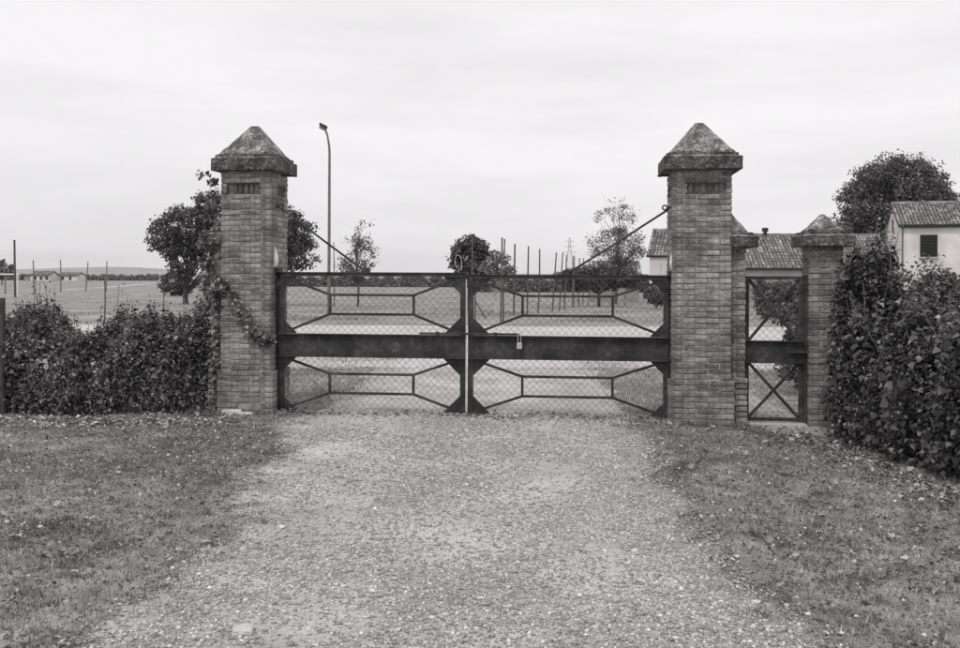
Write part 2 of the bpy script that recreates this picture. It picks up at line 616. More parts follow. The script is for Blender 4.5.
tilt = np.stack([rng.normal(0, .4, n), rng.normal(0, .4, n), np.ones(n)], 1)
V, Fc = scatter(OCT_V, OCT_F, np.stack([x, y, gz(x, y) + r * .2 + rng.random(n) * .008], 1), frames(tilt), r)
tag(link('pebbles', np_mesh('pebbles', V, Fc), M['crumb']), 'stray pebbles and crumbs of earth in the verge turf', 'pebbles', kind='stuff')

BL_V = np.array([(-.5, 0, 0), (.5, 0, 0), (-.32, .18, .55), (.32, .18, .55), (0, .5, 1)], dtype=float)
BL_F = np.array([(0, 1, 3), (0, 3, 2), (2, 3, 4)])


def blades(name, x, y, hmin, hmax, label, wd=.0042, mat='grass'):
    n = len(x)
    h = rng.uniform(hmin, hmax, n)
    a = rng.uniform(0, 2 * math.pi, n)
    c, s_ = np.cos(a), np.sin(a)
    Rm = np.zeros((n, 3, 3))
    Rm[:, 0, 0], Rm[:, 0, 1], Rm[:, 1, 0], Rm[:, 1, 1], Rm[:, 2, 2] = c, -s_, s_, c, 1
    ln = rng.uniform(.4, 1.9, n)
    sc = np.stack([wd * rng.uniform(.7, 1.5, n), h * ln, h], 1)
    V, Fc = scatter(BL_V, BL_F, np.stack([x, y, gz(x, y) - .002], 1), Rm, sc)
    return tag(link(name, np_mesh(name, V, Fc), M[mat]), label, 'grass', kind='stuff')


def nz2(x, y, s, o=0.0):
    return (np.sin(s * (x * 1.0 + .6 * y) + o) + np.sin(s * (.7 * x - 1.1 * y) + 1.7 * o + 1) + np.sin(s * 1.9 * (.3 * x + .9 * y) + 2.3 + o) + np.sin(s * 2.7 * (x - .2 * y) + o)) / 4


def verge(xa, xb, n, left):
    y = 3.5 + rng.random(n) ** 1.25 * 8.3
    if left:
        e = xl(y)
        x = xa + (e + .35 - xa) * rng.random(n)
        d = e - x
    else:
        e = xr(y)
        x = e - .35 + (xb - e + .35) * rng.random(n)
        d = x - e
    pr = sm(-.12, .28, d + .22 * nz2(x, y, 4.1)) * (.55 + .45 * sm(-.35, .3, nz2(x, y, 1.9, 2)))
    if left:     # a worn strip of bare earth along the gravel
        pr = pr * (1 - .35 * sm(.0, .15, d) * (1 - sm(.3, .55, d + .2 * nz2(x, y, 3))) * (y < 6.5))
    k = rng.random(n) < pr
    return x[k], y[k]


x, y = verge(-6.6, 0, 330000, True)
blades('grass', x, y, .007, .026, 'short worn turf on the verge between drive and bramble hedge')
x, y = verge(0, 4.6, 190000, False)
blades('grass', x, y, .007, .026, 'short worn turf on the verge beside the creeper hedge')
# rougher grass behind the gate and at the feet of the pillars
n = 60000
u = rng.uniform(-6, 6, n)
v = rng.uniform(.5, 9, n) ** 1.0
x, y = Gn(u, v)
k = rng.random(n) < np.clip(np.maximum(sm(-1.35, -1.9, x) if False else sm(1.2, 1.9, -x), sm(1.5, 2.3, x)) * (.4 + .6 * sm(-.3, .3, nz2(x, y, 1.4))), 0, 1)
k &= ~((x > 3.1) & (x < 4.1))
blades('grass', x[k], y[k], .02, .07, 'rough grass on both sides of the drive behind the gate', .008, 'dry_grass')
n = 3200
u = np.concatenate([rng.uniform(-3.6, -2.2, n // 2), rng.uniform(2.25, 3.25, n // 2)])
v = -.03 - np.abs(rng.normal(0, .13, n))
x, y = Gn(u, v)
k = rng.random(n) < sm(-.3, .4, nz2(x, y, 6.0))
x, y = x[k], y[k]
blades('grass', x, y, .02, .085, 'longer grass tufts growing against the feet of the brick pillars', .006)
n = 60000
y = 34 + rng.random(n) ** 1.6 * 60
x = (rng.uniform(0, 960, n) - 480) / F * y
k = rng.random(n) < sm(-.25, .45, nz2(x, y, .55))
blades('grass', x[k], y[k], .05, .16, 'rough tussocks of dry grass over the playing field', .02, 'dry_grass')
# tufts along the gravel margins
xs_, ys_ = [], []
for i in range(150):
    yy = random.uniform(3.8, 10.8)
    if random.random() < .55:
        xx = float(xl(yy)) + random.gauss(.05, .16)
    else:
        xx = float(xr(yy)) - random.gauss(.05, .14)
    q = random.randint(25, 80)
    rr = random.uniform(.03, .09)
    xs_.append(rng.normal(xx, rr, q))
    ys_.append(rng.normal(yy, rr * .8, q))
blades('grass', np.concatenate(xs_), np.concatenate(ys_), .015, .05, 'small grass tufts spreading into the gravel margins', .005)
xs_, ys_ = [], []
ta, tb = verge(-6.2, 0, 420, True), verge(0, 4.2, 260, False)
for xx, yy in list(zip(*ta)) + list(zip(*tb)):
    q = random.randint(15, 55)
    rr = random.uniform(.015, .06)
    xs_.append(rng.normal(xx, rr, q))
    ys_.append(rng.normal(yy, rr * .8, q))
blades('grass', np.concatenate(xs_), np.concatenate(ys_), .02, .06, 'taller grass tufts standing up out of the verge turf', .0042)
# broad low weeds in the turf
n = 15000
x1_, y1_ = verge(-6.6, 0, n, True)
x2_, y2_ = verge(0, 4.4, n // 2, False)
x, y = np.concatenate([x1_, x2_]), np.concatenate([y1_, y2_])
nn = np.stack([rng.normal(0, .45, len(x)), rng.normal(0, .45, len(x)), np.ones(len(x))], 1)
V, Fc = scatter(LEAF2_V, LEAF2_F, np.stack([x, y, gz(x, y) + rng.uniform(.008, .028, len(x))], 1), frames(nn), rng.uniform(.018, .045, len(x)))
tag(link('clover', np_mesh('clover', V, Fc), M['weed']), 'low clover and broadleaf weeds mixed into the verge turf', 'weeds', kind='stuff')


# fallen leaves: the mass as litter, the larger ones one by one
def litter(name, x, y, label, smin=.03, smax=.07):
    n = len(x)
    nn = np.stack([rng.normal(0, .5, n), rng.normal(0, .5, n), np.ones(n)], 1)
    sc = np.stack([rng.uniform(.8, 1.5, n), np.ones(n), rng.uniform(.8, 4, n)], 1) * rng.uniform(smin, smax, n)[:, None]
    V, Fc = scatter(LEAF_V, LEAF_F, np.stack([x, y, gz(x, y) + rng.uniform(.014, .035, n)], 1), frames(nn), sc)
    return tag(link(name, np_mesh(name, V, Fc), M['dead_leaf']), label, 'leaf litter', kind='stuff')


x1_, y1_ = verge(-6.4, 0, 5200, True)
x2_, y2_ = verge(0, 4.4, 3800, False)
litter('leaf_litter', np.concatenate([x1_, x2_]), np.concatenate([y1_, y2_]), 'small dry leaf scraps scattered over the verge turf', .012, .04)
n = 900
u = rng.uniform(-2.35, 2.35, n)
v = rng.normal(.12, .13, n)
x, y = Gn(u, v)
litter('leaf_litter', x, y, 'dry leaves gathered in a line under the double gate', .025, .06)
n = 1500
t = rng.random(n)
x = -6.8 + t * 4.0
y = 10.65 - np.abs(rng.normal(0, .45, n)) + .3 * rng.random(n) + .12 * (x + 3)
litter('leaf_litter', x, y, 'dry leaves drifted along the foot of the bramble hedge', .025, .06)
n = 1300
t = rng.random(n)
y = 5.5 + t * 4.8
x = np.interp(y, [5.5, 8, 10.3], [3.95, 3.7, 3.45]) - np.abs(rng.normal(0, .28, n)) + .2 * rng.random(n)
litter('leaf_litter', x, y, 'dry leaves drifted along the foot of the creeper hedge', .025, .06)
leaf_meshes = []
for i in range(5):
    # ragged oval blade with a midrib fold and curled rim
    rim = []
    kk = 11
    for q in range(kk):
        a = 2 * math.pi * q / kk
        rr = random.uniform(.72, 1.05)
        rx, ry = .36 * rr * math.sin(a), .5 - .5 * rr * math.cos(a)
        rim.append((rx, ry, random.uniform(.05, .22) * abs(math.sin(a)) + .12 * (ry - .5) ** 2 + random.uniform(-.03, .06)))
    V = np.array([(0, .3, -.02), (0, .62, -.02)] + rim + [(.02, -.28, .03)])
    tri = []
    for q in range(kk):
        c = 0 if math.cos(2 * math.pi * (q + .5) / kk) > 0 else 1
        tri.append((c, 2 + (q + 1) % kk, 2 + q))
    tri += [(0, 1, 2 + 3), (1, 0, 2 + 8), (2, 13, 3)]
    leaf_meshes.append(np_mesh('fallen_leaf', V, np.array(tri)))
    leaf_meshes[-1].materials.append(M['dead_leaf'])
x1_, y1_ = verge(-5.2, 0, 320, True)
x2_, y2_ = verge(0, 3.9, 300, False)
for side, (xx, yy) in enumerate(((x1_, y1_), (x2_, y2_))):
    for i in range(min(len(xx), 145)):
        o = bpy.data.objects.new('fallen_leaf', leaf_meshes[i % 5])
        C.objects.link(o)
        o.location = (xx[i], yy[i], gzf(xx[i], yy[i]) + random.uniform(.018, .035))
        o.rotation_euler = (random.gauss(0, .35), random.gauss(0, .35), random.uniform(0, 6.28))
        s = random.uniform(.035, .085)
        o.scale = (s, s, s)
        if side == 0:
            tag(o, 'dry pale fallen leaf on the turf between drive and bramble hedge', 'leaf', 'fallen leaves on the verge by the bramble hedge')
        else:
            tag(o, 'dry pale fallen leaf on the turf between drive and creeper hedge', 'leaf', 'fallen leaves on the verge by the creeper hedge')


def rock(name, loc, sx, sy, sz, mat, label, rz=0.0, tilt=0.0, seed=0):
    import bmesh
    bm = bmesh.new()
    bmesh.ops.create_icosphere(bm, subdivisions=3, radius=1)
    for v in bm.verts:
        c = v.co
        q = max(abs(c.x), abs(c.y), abs(c.z) * 1.0)
        b = c / q
        v.co = (c * .45 + b * .55) * (1 + .13 * mnoise.noise(c * 1.6 + Vector((seed, 0, 0))))
        v.co = Vector((v.co.x * sx, v.co.y * sy, v.co.z * sz))
    me = bpy.data.meshes.new(name)
    bm.to_mesh(me)
    bm.free()
    o = link(name, me, mat)
    o.location = loc
    o.rotation_euler = (tilt, 0, rz)
    return tag(o, label, 'stone')


p = base(244, 4.42)
rock('flat_stone', p + Vector((0, 0, .022)), .05, .04, .02, M['pale_stone'], 'flat pale stone lying alone on the edge of the gravel drive', .1, .12, 1)
p = G(-2.86, -.10)
rock('stone_slab', (p.x, p.y, gzf(p.x, p.y) + .035), .13, .06, .032, M['pale_stone'], 'pale stone slab resting against the foot of the ivy-grown pillar', .1, .1, 3)
p = G(-2.66, -.17)
rock('broken_stone', (p.x, p.y, gzf(p.x, p.y) + .022), .10, .055, .025, M['pale_stone'], 'broken pale stone in the grass before the stone slab', -.2, -.1, 5)

# ------------------------------------------------------------------ brick pillars
brick_cache = {}


def brick_mesh(lx, ly, lz):
    key = (round(lx, 3), round(ly, 3), round(lz, 3))
    if key not in brick_cache:
        lst = []
        for k in range(4):
            c = .0026
            mb = MB()
            hx, hy, hz = lx / 2, ly / 2, lz / 2
            vs = []
            for sx in (-1, 1):
                for sy in (-1, 1):
                    for sz in (-1, 1):
                        j = [random.uniform(0, .0032) for _ in range(3)]
                        X, Y, Z = sx * (hx - j[0]), sy * (hy - j[1]), sz * (hz - j[2])
                        cc = c * random.uniform(.7, 2.0)
                        vs += [(X, Y - sy * cc, Z - sz * cc), (X - sx * cc, Y, Z - sz * cc), (X - sx * cc, Y - sy * cc, Z)]
            import bmesh
            bm = bmesh.new()
            for q in vs:
                bm.verts.new(q)
            bmesh.ops.convex_hull(bm, input=bm.verts)
            me = bpy.data.meshes.new('brick')
            bm.to_mesh(me)
            bm.free()
            me.materials.append(M['brick'])
            lst.append(me)
        brick_cache[key] = lst
    return random.choice(brick_cache[key])


def put_brick(parent, x0, x1, y0, y1, z, hz=.0545, name='brick', mat=None):
    me = brick_mesh(abs(x1 - x0), abs(y1 - y0), hz)
    o = bpy.data.objects.new(name, me)
    C.objects.link(o)
    o.parent = parent
    o.location = ((x0 + x1) / 2 + random.gauss(0, .0016), (y0 + y1) / 2 + random.gauss(0, .0032), z + random.gauss(0, .001))
    o.rotation_euler = (random.gauss(0, .006), random.gauss(0, .004), random.gauss(0, .006))
    if mat:
        o.material_slots[0].link = 'OBJECT'
        o.material_slots[0].material = mat
    return o


COURSE = .065


def pyramid_cap(name, parent, hw, z0, face_h, step_in, step_h, ztop, top_hw, clip=None, seed=0):
    """weathered concrete cap: vertical slab, two small steps, pyramid. clip=(axis sign, q) trims one side flat"""
    import bmesh
    bm = bmesh.new()
    prof = [(hw - .012, z0 - .004), (hw - .002, z0), (hw, z0 + .006), (hw, z0 + face_h * .5), (hw - .001, z0 + face_h - .005), (hw - .008, z0 + face_h)]
    a = hw - step_in
    z = z0 + face_h + .006
    prof += [(a + .004, z), (a, z + .005), (a - .002, z + step_h), (a - step_in * .95, z + step_h + .005)]
    b = a - step_in
    z2 = z + step_h + .006
    prof += [(b, z2 + .004), (b - .004, z2 + step_h * .5)]
    zz = z2 + step_h * .5
    for t in (.12, .28, .45, .62, .8, 1.0):
        prof.append((b - .012 + (top_hw - b + .012) * t, zz + (ztop - zz) * t))
    n = 14
    rings = []
    for h, zc in prof:
        ring = []
        for s in range(4):
            for k in range(n):
                t = -1 + 2 * k / n
                x, y = [(t, -1), (1, t), (-t, 1), (-1, -t)][s]
                p = Vector((x * h, y * h, zc))
                e = min(1, h / .2)
                d = mnoise.fractal(p * 13 + Vector((seed, seed * 2, 0)), 1, 2, 4) * .006 * e + mnoise.noise(p * 40 + Vector((seed, 0, 0))) * .004
                corner = max(0, abs(x) + abs(y) - 1.86) * .06 * e
                q = p + Vector((x, y, .6)) * (d - corner)
                ring.append(bm.verts.new(q))
        rings.append(ring)
    m = 4 * n
    for i in range(len(rings) - 1):
        for j in range(m):
            bm.faces.new((rings[i][j], rings[i][(j + 1) % m], rings[i + 1][(j + 1) % m], rings[i + 1][j]))
    bm.faces.new(rings[0][::-1])
    bm.faces.new(rings[-1])
    if clip:
        sgn, q = clip
        geom = bm.verts[:] + bm.edges[:] + bm.faces[:]
        res = bmesh.ops.bisect_plane(bm, geom=geom, plane_co=(q, 0, 0), plane_no=(sgn, 0, 0), clear_outer=True)
        ed = [e for e in res['geom_cut'] if isinstance(e, bmesh.types.BMEdge)]
        bmesh.ops.holes_fill(bm, edges=ed)
    me = bpy.data.meshes.new(name)
    bm.to_mesh(me)
    bm.free()
    return link(name, me, M['cap'], parent)


def main_pillar(side, label):
    W = .635
    h = W / 2
    root = gempty('brick_pillar', side * (2.725 if side < 0 else 2.705), h)
    z_off = -.05
    tag(root, label, 'pillar', 'tall brick gate pillars')
    ncr = 46            # courses up to the underside of the cap

    def X(q):
        return side * q

    def pb(q0, q1, v0, v1, z, **k):
        a, b = sorted((X(q0), X(q1)))
        return put_brick(root, a, b, v0, v1, z, **k)
    core = MB()
    zf0, zf1 = 2.664, 2.797
    ins = .008
    core.box(-h + ins, h - ins, -h + ins, h - ins, -.15, zf0)
    core.box(-h + .055, h - .055, -h + .055, h - .055, zf0, zf1)
    for q0, q1, v0, v1 in ((-h + ins, -h + .14, -h + ins, -h + .235), (h - .06, h - ins, -h + ins, h - ins), (-h + ins, -h + .055, h - .08, h - ins), (-h + .056, h - .061, h - .0549, h - ins)):
        a, b = sorted((side * q0, side * q1))
        core.box(a, b, v0, v1, zf0 + .0005, zf1 - .0005)
    core.box(-h + ins, h - ins, -h + ins, h - ins, zf1, 2.96)
    core.box(-h - .03 + ins, h + .03 - ins, -h - .03 + ins, h + .03 - ins, -.15, .515)
    core.build('mortar', M['mortar'], root)
    rest = MB()

    def rb(q0, q1, v0, v1, z):
        a, b = sorted((X(q0), X(q1)))
        j = random.uniform(-.002, .002)
        rest.box(a + j, b + j, v0 + j, v1 + j, z - .027, z + .027)
    for k in range(-1, ncr - 1):
        z = k * COURSE + .034
        odd = k % 2
        e = .03 if k < 8 else 0.0
        fz = 41 <= k <= 42
        vf = -h - e
        vfd = .002 if not fz else 0
        # column of bricks at the corner next to the gate
        pb(-h - e, -h + .12, vf, vf + .245, z)
        a0 = -h + .13
        a1 = h + e
        if fz:
            pb(a0, a0 + .03, vf, vf + .12, z)
            pb(a1 - .075, a1, vf, vf + .245, z)
        elif odd:
            mid = (a0 + a1) / 2
            pb(a0, mid - .005, vf, vf + .12, z)
            pb(mid + .005, a1, vf, vf + .12, z)
        else:
            pb(a0, a0 + .12, vf, vf + .12, z)
            pb(a0 + .13, a0 + .375, vf, vf + .12, z)
            pb(a0 + .385, a1, vf, vf + .12, z)
        # reveal facing the gate
        s0, s1 = vf + .255, h + e
        if fz:
            pb(-h, -h + .12, h - .09, h, z)
        elif odd:
            pb(-h - e, -h + .12, s0, s0 + .245, z)
            pb(-h - e, -h + .12, s0 + .255, s1, z)
        else:
            pb(-h - e, -h + .12, s0, s0 + .12, z)
            pb(-h - e, -h + .12, s0 + .13, s1, z)
        # the two faces away from the gate front
        o0 = vf + (.255 if fz else .13)
        rb(h + e - .12, h + e, o0, o0 + .2, z)
        rb(h + e - .12, h + e, o0 + .21, s1, z)
        rb(-h + .13, 0, s1 - .12, s1, z)
        rb(.01, h + e - .13, s1 - .12, s1, z)
    o = rest.build('brick', M['brick_far'], root)
    o['kind'] = 'stuff'
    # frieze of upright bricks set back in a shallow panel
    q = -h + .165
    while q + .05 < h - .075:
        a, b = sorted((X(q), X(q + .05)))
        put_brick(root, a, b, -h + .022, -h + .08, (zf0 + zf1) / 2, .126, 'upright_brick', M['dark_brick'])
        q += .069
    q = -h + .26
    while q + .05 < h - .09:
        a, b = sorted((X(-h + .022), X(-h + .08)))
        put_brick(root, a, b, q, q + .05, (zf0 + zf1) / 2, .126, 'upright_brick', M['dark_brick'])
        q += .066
    pyramid_cap('cap', root, .42, 2.948, .150, .036, .036, 3.53, .045, seed=3 + side * 2)
    # iron stub under the cap and the ring bolt of the tie rod
    st = MB()
    st.tube([(X(-h + .05), .1, 2.93), (X(-h - .13), .1, 2.925)], .008, 6)
    st.build('iron_stub', M['iron'], root)
    bolt = MB()
    bolt.tube([(X(-h + .03), -.17, 2.52), (X(-h - .05), -.17, 2.52)], .014, 8)
    ring = [(X(-h - .07) + .026 * math.cos(t), -.17, 2.52 + .026 * math.sin(t)) for t in np.linspace(0, 2 * math.pi, 13)]
    bolt.tube(ring, .009, 6, False)
    bolt.build('ring_bolt', M['iron'], root)
    # low wing pier built against the outer side
    pier = MB()
    pv0 = -h + .10
    pv1 = pv0 + .385
    q0, q1 = h, h + .165
    a, b = sorted((X(q0 - .02), X(q1 - .009)))
    pier.box(a, b, pv0 + .009, pv1 - .009, -.15, 2.08)
    po = pier.build('wing_pier', M['mortar'], root)
    for k in range(-1, 31):
        z = k * COURSE + .034 + .02
        e = .02 if k < 8 else 0

        def wb(a0, a1, b0, b1):
            a, b = sorted((X(a0), X(a1)))
            put_brick(po, a, b, b0, b1, z)
        if k % 2:
            wb(q0 + .004, q1 + e, pv0 - e, pv0 + .12)
            wb(q1 - .12, q1 + e, pv0 + .13, pv1)
        else:
            wb(q0 + .004, q0 + .05, pv0 - e, pv0 + .12)
            wb(q0 + .06, q1 + e, pv0 - e, pv0 + .245)
            wb(q1 - .12, q1 + e, pv0 + .255, pv1)
    cap = pyramid_cap('wing_cap', root, .29, 0, .125, .05, .035, .42, .02, clip=(-1, -.02), seed=20 + side)
    cap.location = (X(h), pv0 + .19, 2.06)
    if side < 0:
        cap.scale.x = -1
        cap.data.flip_normals()
    return root


left_pillar = main_pillar(-1, 'tall brick gate pillar with ivy climbing its front and a worn pyramid cap')
right_pillar = main_pillar(1, 'tall bare brick gate pillar between the double gate and the narrow footgate')
right_pillar.scale = (1.06, 1.06, 1)

# small pillar on the far side of the footgate
sp_u, sp_v = 4.125, .10 + .19
small = gempty('brick_pillar', sp_u, sp_v)
tag(small, 'short brick pillar with mossy pyramid cap between footgate and creeper hedge', 'pillar')
h = .19
c_ = MB()
c_.box(-h + .009, h - .009, -h + .009, h - .009, -.15, 2.085)
c_.build('mortar', M['mortar'], small)
for k in range(-1, 32):
    z = k * COURSE + .034
    e = .0
    if k == 28:       # course with small put-log holes
        for x0, x1 in ((-h, -h + .075), (-h + .115, h - .155), (h - .105, h)):
            put_brick(small, x0, x1, -h, -h + .12, z)
        put_brick(small, -h, -h + .12, -h + .14, -h + .2, z)
        put_brick(small, -h, -h + .12, -h + .24, h, z)
        put_brick(small, h - .12, h, -h + .13, h, z)
        put_brick(small, -h + .13, h - .13, h - .12, h, z)
        continue
    if k % 2:
        put_brick(small, -h, -h + .25, -h, -h + .12, z)
        put_brick(small, h - .12, h, -h, -h + .25, z)
        put_brick(small, h - .25, h, h - .12, h, z)
        put_brick(small, -h, -h + .12, h - .25, h, z)
    else:
        put_brick(small, h - .25, h, -h, -h + .12, z)
        put_brick(small, -h, -h + .12, -h, -h + .25, z)
        put_brick(small, -h, -h + .25, h - .12, h, z)
        put_brick(small, h - .12, h, h - .25, h, z)
pyramid_cap('cap', small, .30, 2.075, .125, .05, .035, 2.45, .02, seed=31)

# ------------------------------------------------------------------ gates
GV = .20


def chain_link(mb, x0, x1, z0, z1, y, cell=.062, r=.0021):
    """diamond mesh of wires clipped to a rectangle"""
    Wd, Hd = x1 - x0, z1 - z0
    s = cell * math.sqrt(2)
    for sg in (1, -1):
        c = -Hd
        while c < Wd:
            a0, a1 = max(0, c), min(Wd, c + Hd)
            if a1 - a0 > .01:
                t0, t1 = a0 - c, a1 - c
                za, zb = (z0 + t0, z0 + t1) if sg > 0 else (z1 - t0, z1 - t1)
                mb.tube([(x0 + a0, y + sg * r, za), (x0 + a1, y + sg * r, zb)], r, 3, False)
            c += s


def gusset(mb, x, z, sx, sz, a, y0=-.012, y1=.012):
    mb.prism([(x, z), (x + sx * a, z), (x + sx * a * .98, z + sz * .012), (x + sx * .012, z + sz * a * .98), (x, z + sz * a)], y0, y1)


def gate_leaf(u0, u1, hinge, label, ztop):
    """hinge = -1 when the hinges are at u0"""
    hu = u0 if hinge < 0 else u1
    root = gempty('gate_leaf', hu, GV, -.02)
    tag(root, label, 'gate', 'leaves of the wide iron double gate')
    x0, x1 = u0 - hu, u1 - hu
    zb, zm0, zm1 = .055, .725, .985
    st = .062

    def part(name, fn, mat=M['iron'], parent=root):
        mb = MB()
        fn(mb)
        return mb.build(name, mat, parent)
    part('stile', lambda m: (m.box(x0, x0 + st, -.025, .025, zb, ztop - .026), m.box(x0, x0 + .006, -.04, -.025, zb, ztop - .026)))
    part('stile', lambda m: (m.box(x1 - st, x1, -.025, .025, zb, ztop - .026), m.box(x1 - .006, x1, -.04, -.025, zb, ztop - .026)))
    part('top_rail', lambda m: (m.box(x0 - .005, x1 + .005, -.03, .03, ztop - .025, ztop + .018), m.box(x0 - .005, x1 + .005, -.045, .045, ztop + .0185, ztop + .026)))
    beam = part('middle_beam', lambda m: (m.box(x0 + .002, x1 - .002, -.034, -.026, zm0, zm1)))
    part('flange', lambda m: m.box(x0 + .002, x1 - .002, -.085, -.0265, zm1 + .0005, zm1 + .012), parent=beam)
    part('flange', lambda m: m.box(x0 + .002, x1 - .002, -.085, -.0265, zm0 - .012, zm0 - .0005), parent=beam)
    Wd = x1 - x0
    ra, rb_ = x0 + .275 * Wd, x1 - .275 * Wd
    for (p0, p1, r0, r1) in ((zm1 + .012, ztop - .026, 1.235, 1.47), (zb, zm0 - .012, .27, .505)):
        ia, ib = x0 + st, x1 - st
        bw_ = .03
        for z_ in (r0, r1):
            part('lattice_bar', lambda m: m.box(ra - bw_ / 2, rb_ + bw_ / 2, -.015, .015, z_ - bw_ / 2, z_ + bw_ / 2))
        for x_ in (ra, rb_):
            part('lattice_bar', lambda m: m.box(x_ - bw_ / 2, x_ + bw_ / 2, -.0135, .0135, r0 + bw_ / 2, r1 - bw_ / 2))
        for (cx, cz, qx, qz) in ((ia + .02, p0 + .02, ra, r0), (ib - .02, p0 + .02, rb_, r0), (ia + .02, p1 - .02, ra, r1), (ib - .02, p1 - .02, rb_, r1)):
            part('lattice_bar', lambda m: m.bar((cx, -.001, cz), (qx, -.001, qz), bw_, .024))
        for (gx, gzz, sx, sz) in ((ia, p0, 1, 1), (ib, p0, -1, 1), (ia, p1, 1, -1), (ib, p1, -1, -1)):
            inner = (gx == ib) if hinge < 0 else (gx == ia)
            a = .20 if inner else .15
            part('gusset_plate', lambda m: gusset(m, gx, gzz, sx, sz, a))
        mb = MB()
        chain_link(mb, ia, ib, p0, p1, .034)
        o = mb.build('wire_mesh', M['wire'], root)
        o['kind'] = 'stuff'
    # hinges, flame finial on the hinge bracket, tie rod
    hx = -.035 if hinge < 0 else .035
    for z_ in (.22, 1.60):
        part('hinge', lambda m: (m.tube([(hx, -.02, z_ - .07), (hx, -.02, z_ + .07)], .026, 10), m.box(min(hx, hx * -1), max(hx, hx * -1), -.035, -.029, z_ - .035, z_ + .035)))
    part('hinge_post', lambda m: m.tube([(hx, .03, -.05), (hx, .03, ztop + .02)], .03, 10))
    part('hinge_bracket', lambda m: m.box(hx - .055, hx + .055, -.09, .05, ztop + .03, ztop + .075))
    prof = [(.012, 0), (.03, .02), (.043, .07), (.046, .10), (.038, .16), (.02, .22), (.004, .262)]
    part('flame_finial', lambda m: m.tube([(hx - .012 * (1 if hinge < 0 else -1), -.06, ztop + .076 + z_) for _, z_ in prof], [r_ for r_, _ in prof], 12), M['white'])
    return root, x0, x1


tie_l, tie_r = -1.288, 1.142
left_leaf, a0, a1 = gate_leaf(-2.365, -.062, -1, 'iron and wire mesh gate leaf hung on the ivy-grown pillar', 1.722)
right_leaf, b0, b1 = gate_leaf(-.028, 2.35, 1, 'iron and wire mesh gate leaf carrying the padlock, hung on the bare pillar', 1.700)


def tie_rod(root, hu, us, zs, ue, ze):
    mb = MB()
    a = Vector((us - hu, .1475 - GV, zs - .02))
    b = Vector((ue - hu, 0, ze + .03))
    mb.tube([a, a.lerp(b, .5) + Vector((0, 0, -.004)), b], .013, 8)
    mb.build('tie_rod', M['iron'], root)
    m2 = MB()
    m2.prism([(b.x - .055, ze + .0262), (b.x + .055, ze + .0262), (b.x + .035, ze + .085), (b.x - .035, ze + .085)], -.02, .02)
    m2.build('rod_lug', M['iron'], root)


tie_rod(left_leaf, -2.365, -2.338, 2.54 + left_pillar.location.z, tie_l, 1.722)
tie_rod(right_leaf, 2.35, 2.338, 2.54 + right_pillar.location.z, tie_r, 1.700)
# pale closing strip where the leaves meet, sliding bolt, wire loop
mb = MB()
mb.box(a1 + .008, a1 + .019, -.048, -.032, .09, 1.66)
mb.build('closing_strip', M['pale_metal'], left_leaf)
mb = MB()
zb_ = 1.015
mb.tube([(a1 - .55, -.075, zb_), (a1 + .66, -.075, zb_)], .013, 8)
mb.box(a1 - .35, a1 - .31, -.092, -.04, zb_ - .02, zb_ + .02)
mb.box(a1 + .35, a1 + .39, -.092, -.04, zb_ - .02, zb_ + .02)
mb.build('sliding_bolt', M['iron'], left_leaf)
# pale wire twisted into a loop above the meeting stiles
mb = MB()
lp = []
for t in np.linspace(0, 1, 30):
    ang = -1.0 + t * 5.6
    lp.append((a1 - .09 + .045 * math.cos(ang) * (1 - .2 * t), -.02, 1.86 + .085 * math.sin(ang) + .03 * t))
mb.tube(lp, .0035, 5)
mb.tube([(a1 - .06, -.02, 1.735), (a1 - .10, -.02, 1.79), (a1 - .05, -.02, 1.775), (a1 - .04, -.02, 1.83)], .003, 5)
mb.tube([(a1 - .03, -.02, 1.93), (a1 + .0, -.02, 1.89), (a1 + .03, -.01, 1.95)], .003, 5)
mb.build('wire_loop', M['pale_metal'], left_leaf)

# padlock
pk = gempty('padlock', .595, GV - .10, 0)
tag(pk, 'small steel padlock hanging from the bolt of the double gate', 'padlock')
mb = MB()
zz = .985
mb.tube([(-.022, 0, zz - .09), (-.022, 0, zz - .01), (-.016, 0, zz + .012), (0, 0, zz + .022), (.016, 0, zz + .012), (.022, 0, zz - .01), (.022, 0, zz - .09)], .006, 6)
mb.build('shackle', M['steel'], pk)
mb = MB()
mb.prism([(-.034, zz - .16), (.034, zz - .16), (.038, zz - .15), (.038, zz - .095), (.03, zz - .085), (-.03, zz - .085), (-.038, zz - .095), (-.038, zz - .15)], -.014, .014)
mb.build('lock_body', M['steel'], pk)
pk.scale = (.8, .8, 1)

# footgate
fg = gempty('footgate', 3.225, .22, -.045)
tag(fg, 'narrow iron footgate with crossed braces between the two brick pillars', 'gate')
fw = .665


def fpart(name, fn, mat=M['iron'], parent=fg):
    mb = MB()
    fn(mb)
    return mb.build(name, mat, parent)


fpart('post', lambda m: m.box(-.05, .0, -.03, .03, -.02, 1.76))
fpart('post', lambda m: m.box(fw + .006, fw + .062, -.03, .03, -.02, 1.76))
fpart('stile', lambda m: m.box(.005, .05, -.025, .025, .055, 1.705))
fpart('stile', lambda m: m.box(fw - .045, fw, -.025, .025, .055, 1.705))
fpart('top_rail', lambda m: m.box(.005, fw, -.03, .03, 1.706, 1.745))
fpart('bottom_rail', lambda m: m.box(.05, fw - .045, -.02, .02, .055, .095))
bm_ = fpart('middle_beam', lambda m: m.box(.004, fw + .002, -.034, -.026, .745, .985))
fpart('flange', lambda m: m.box(.004, fw + .002, -.075, -.0265, .9855, .996), parent=bm_)
fpart('flange', lambda m: m.box(.004, fw + .002, -.075, -.0265, .734, .7445), parent=bm_)
fpart('latch', lambda m: m.tube([(fw - .16, -.06, .86), (fw + .12, -.06, .86)], .015, 8))
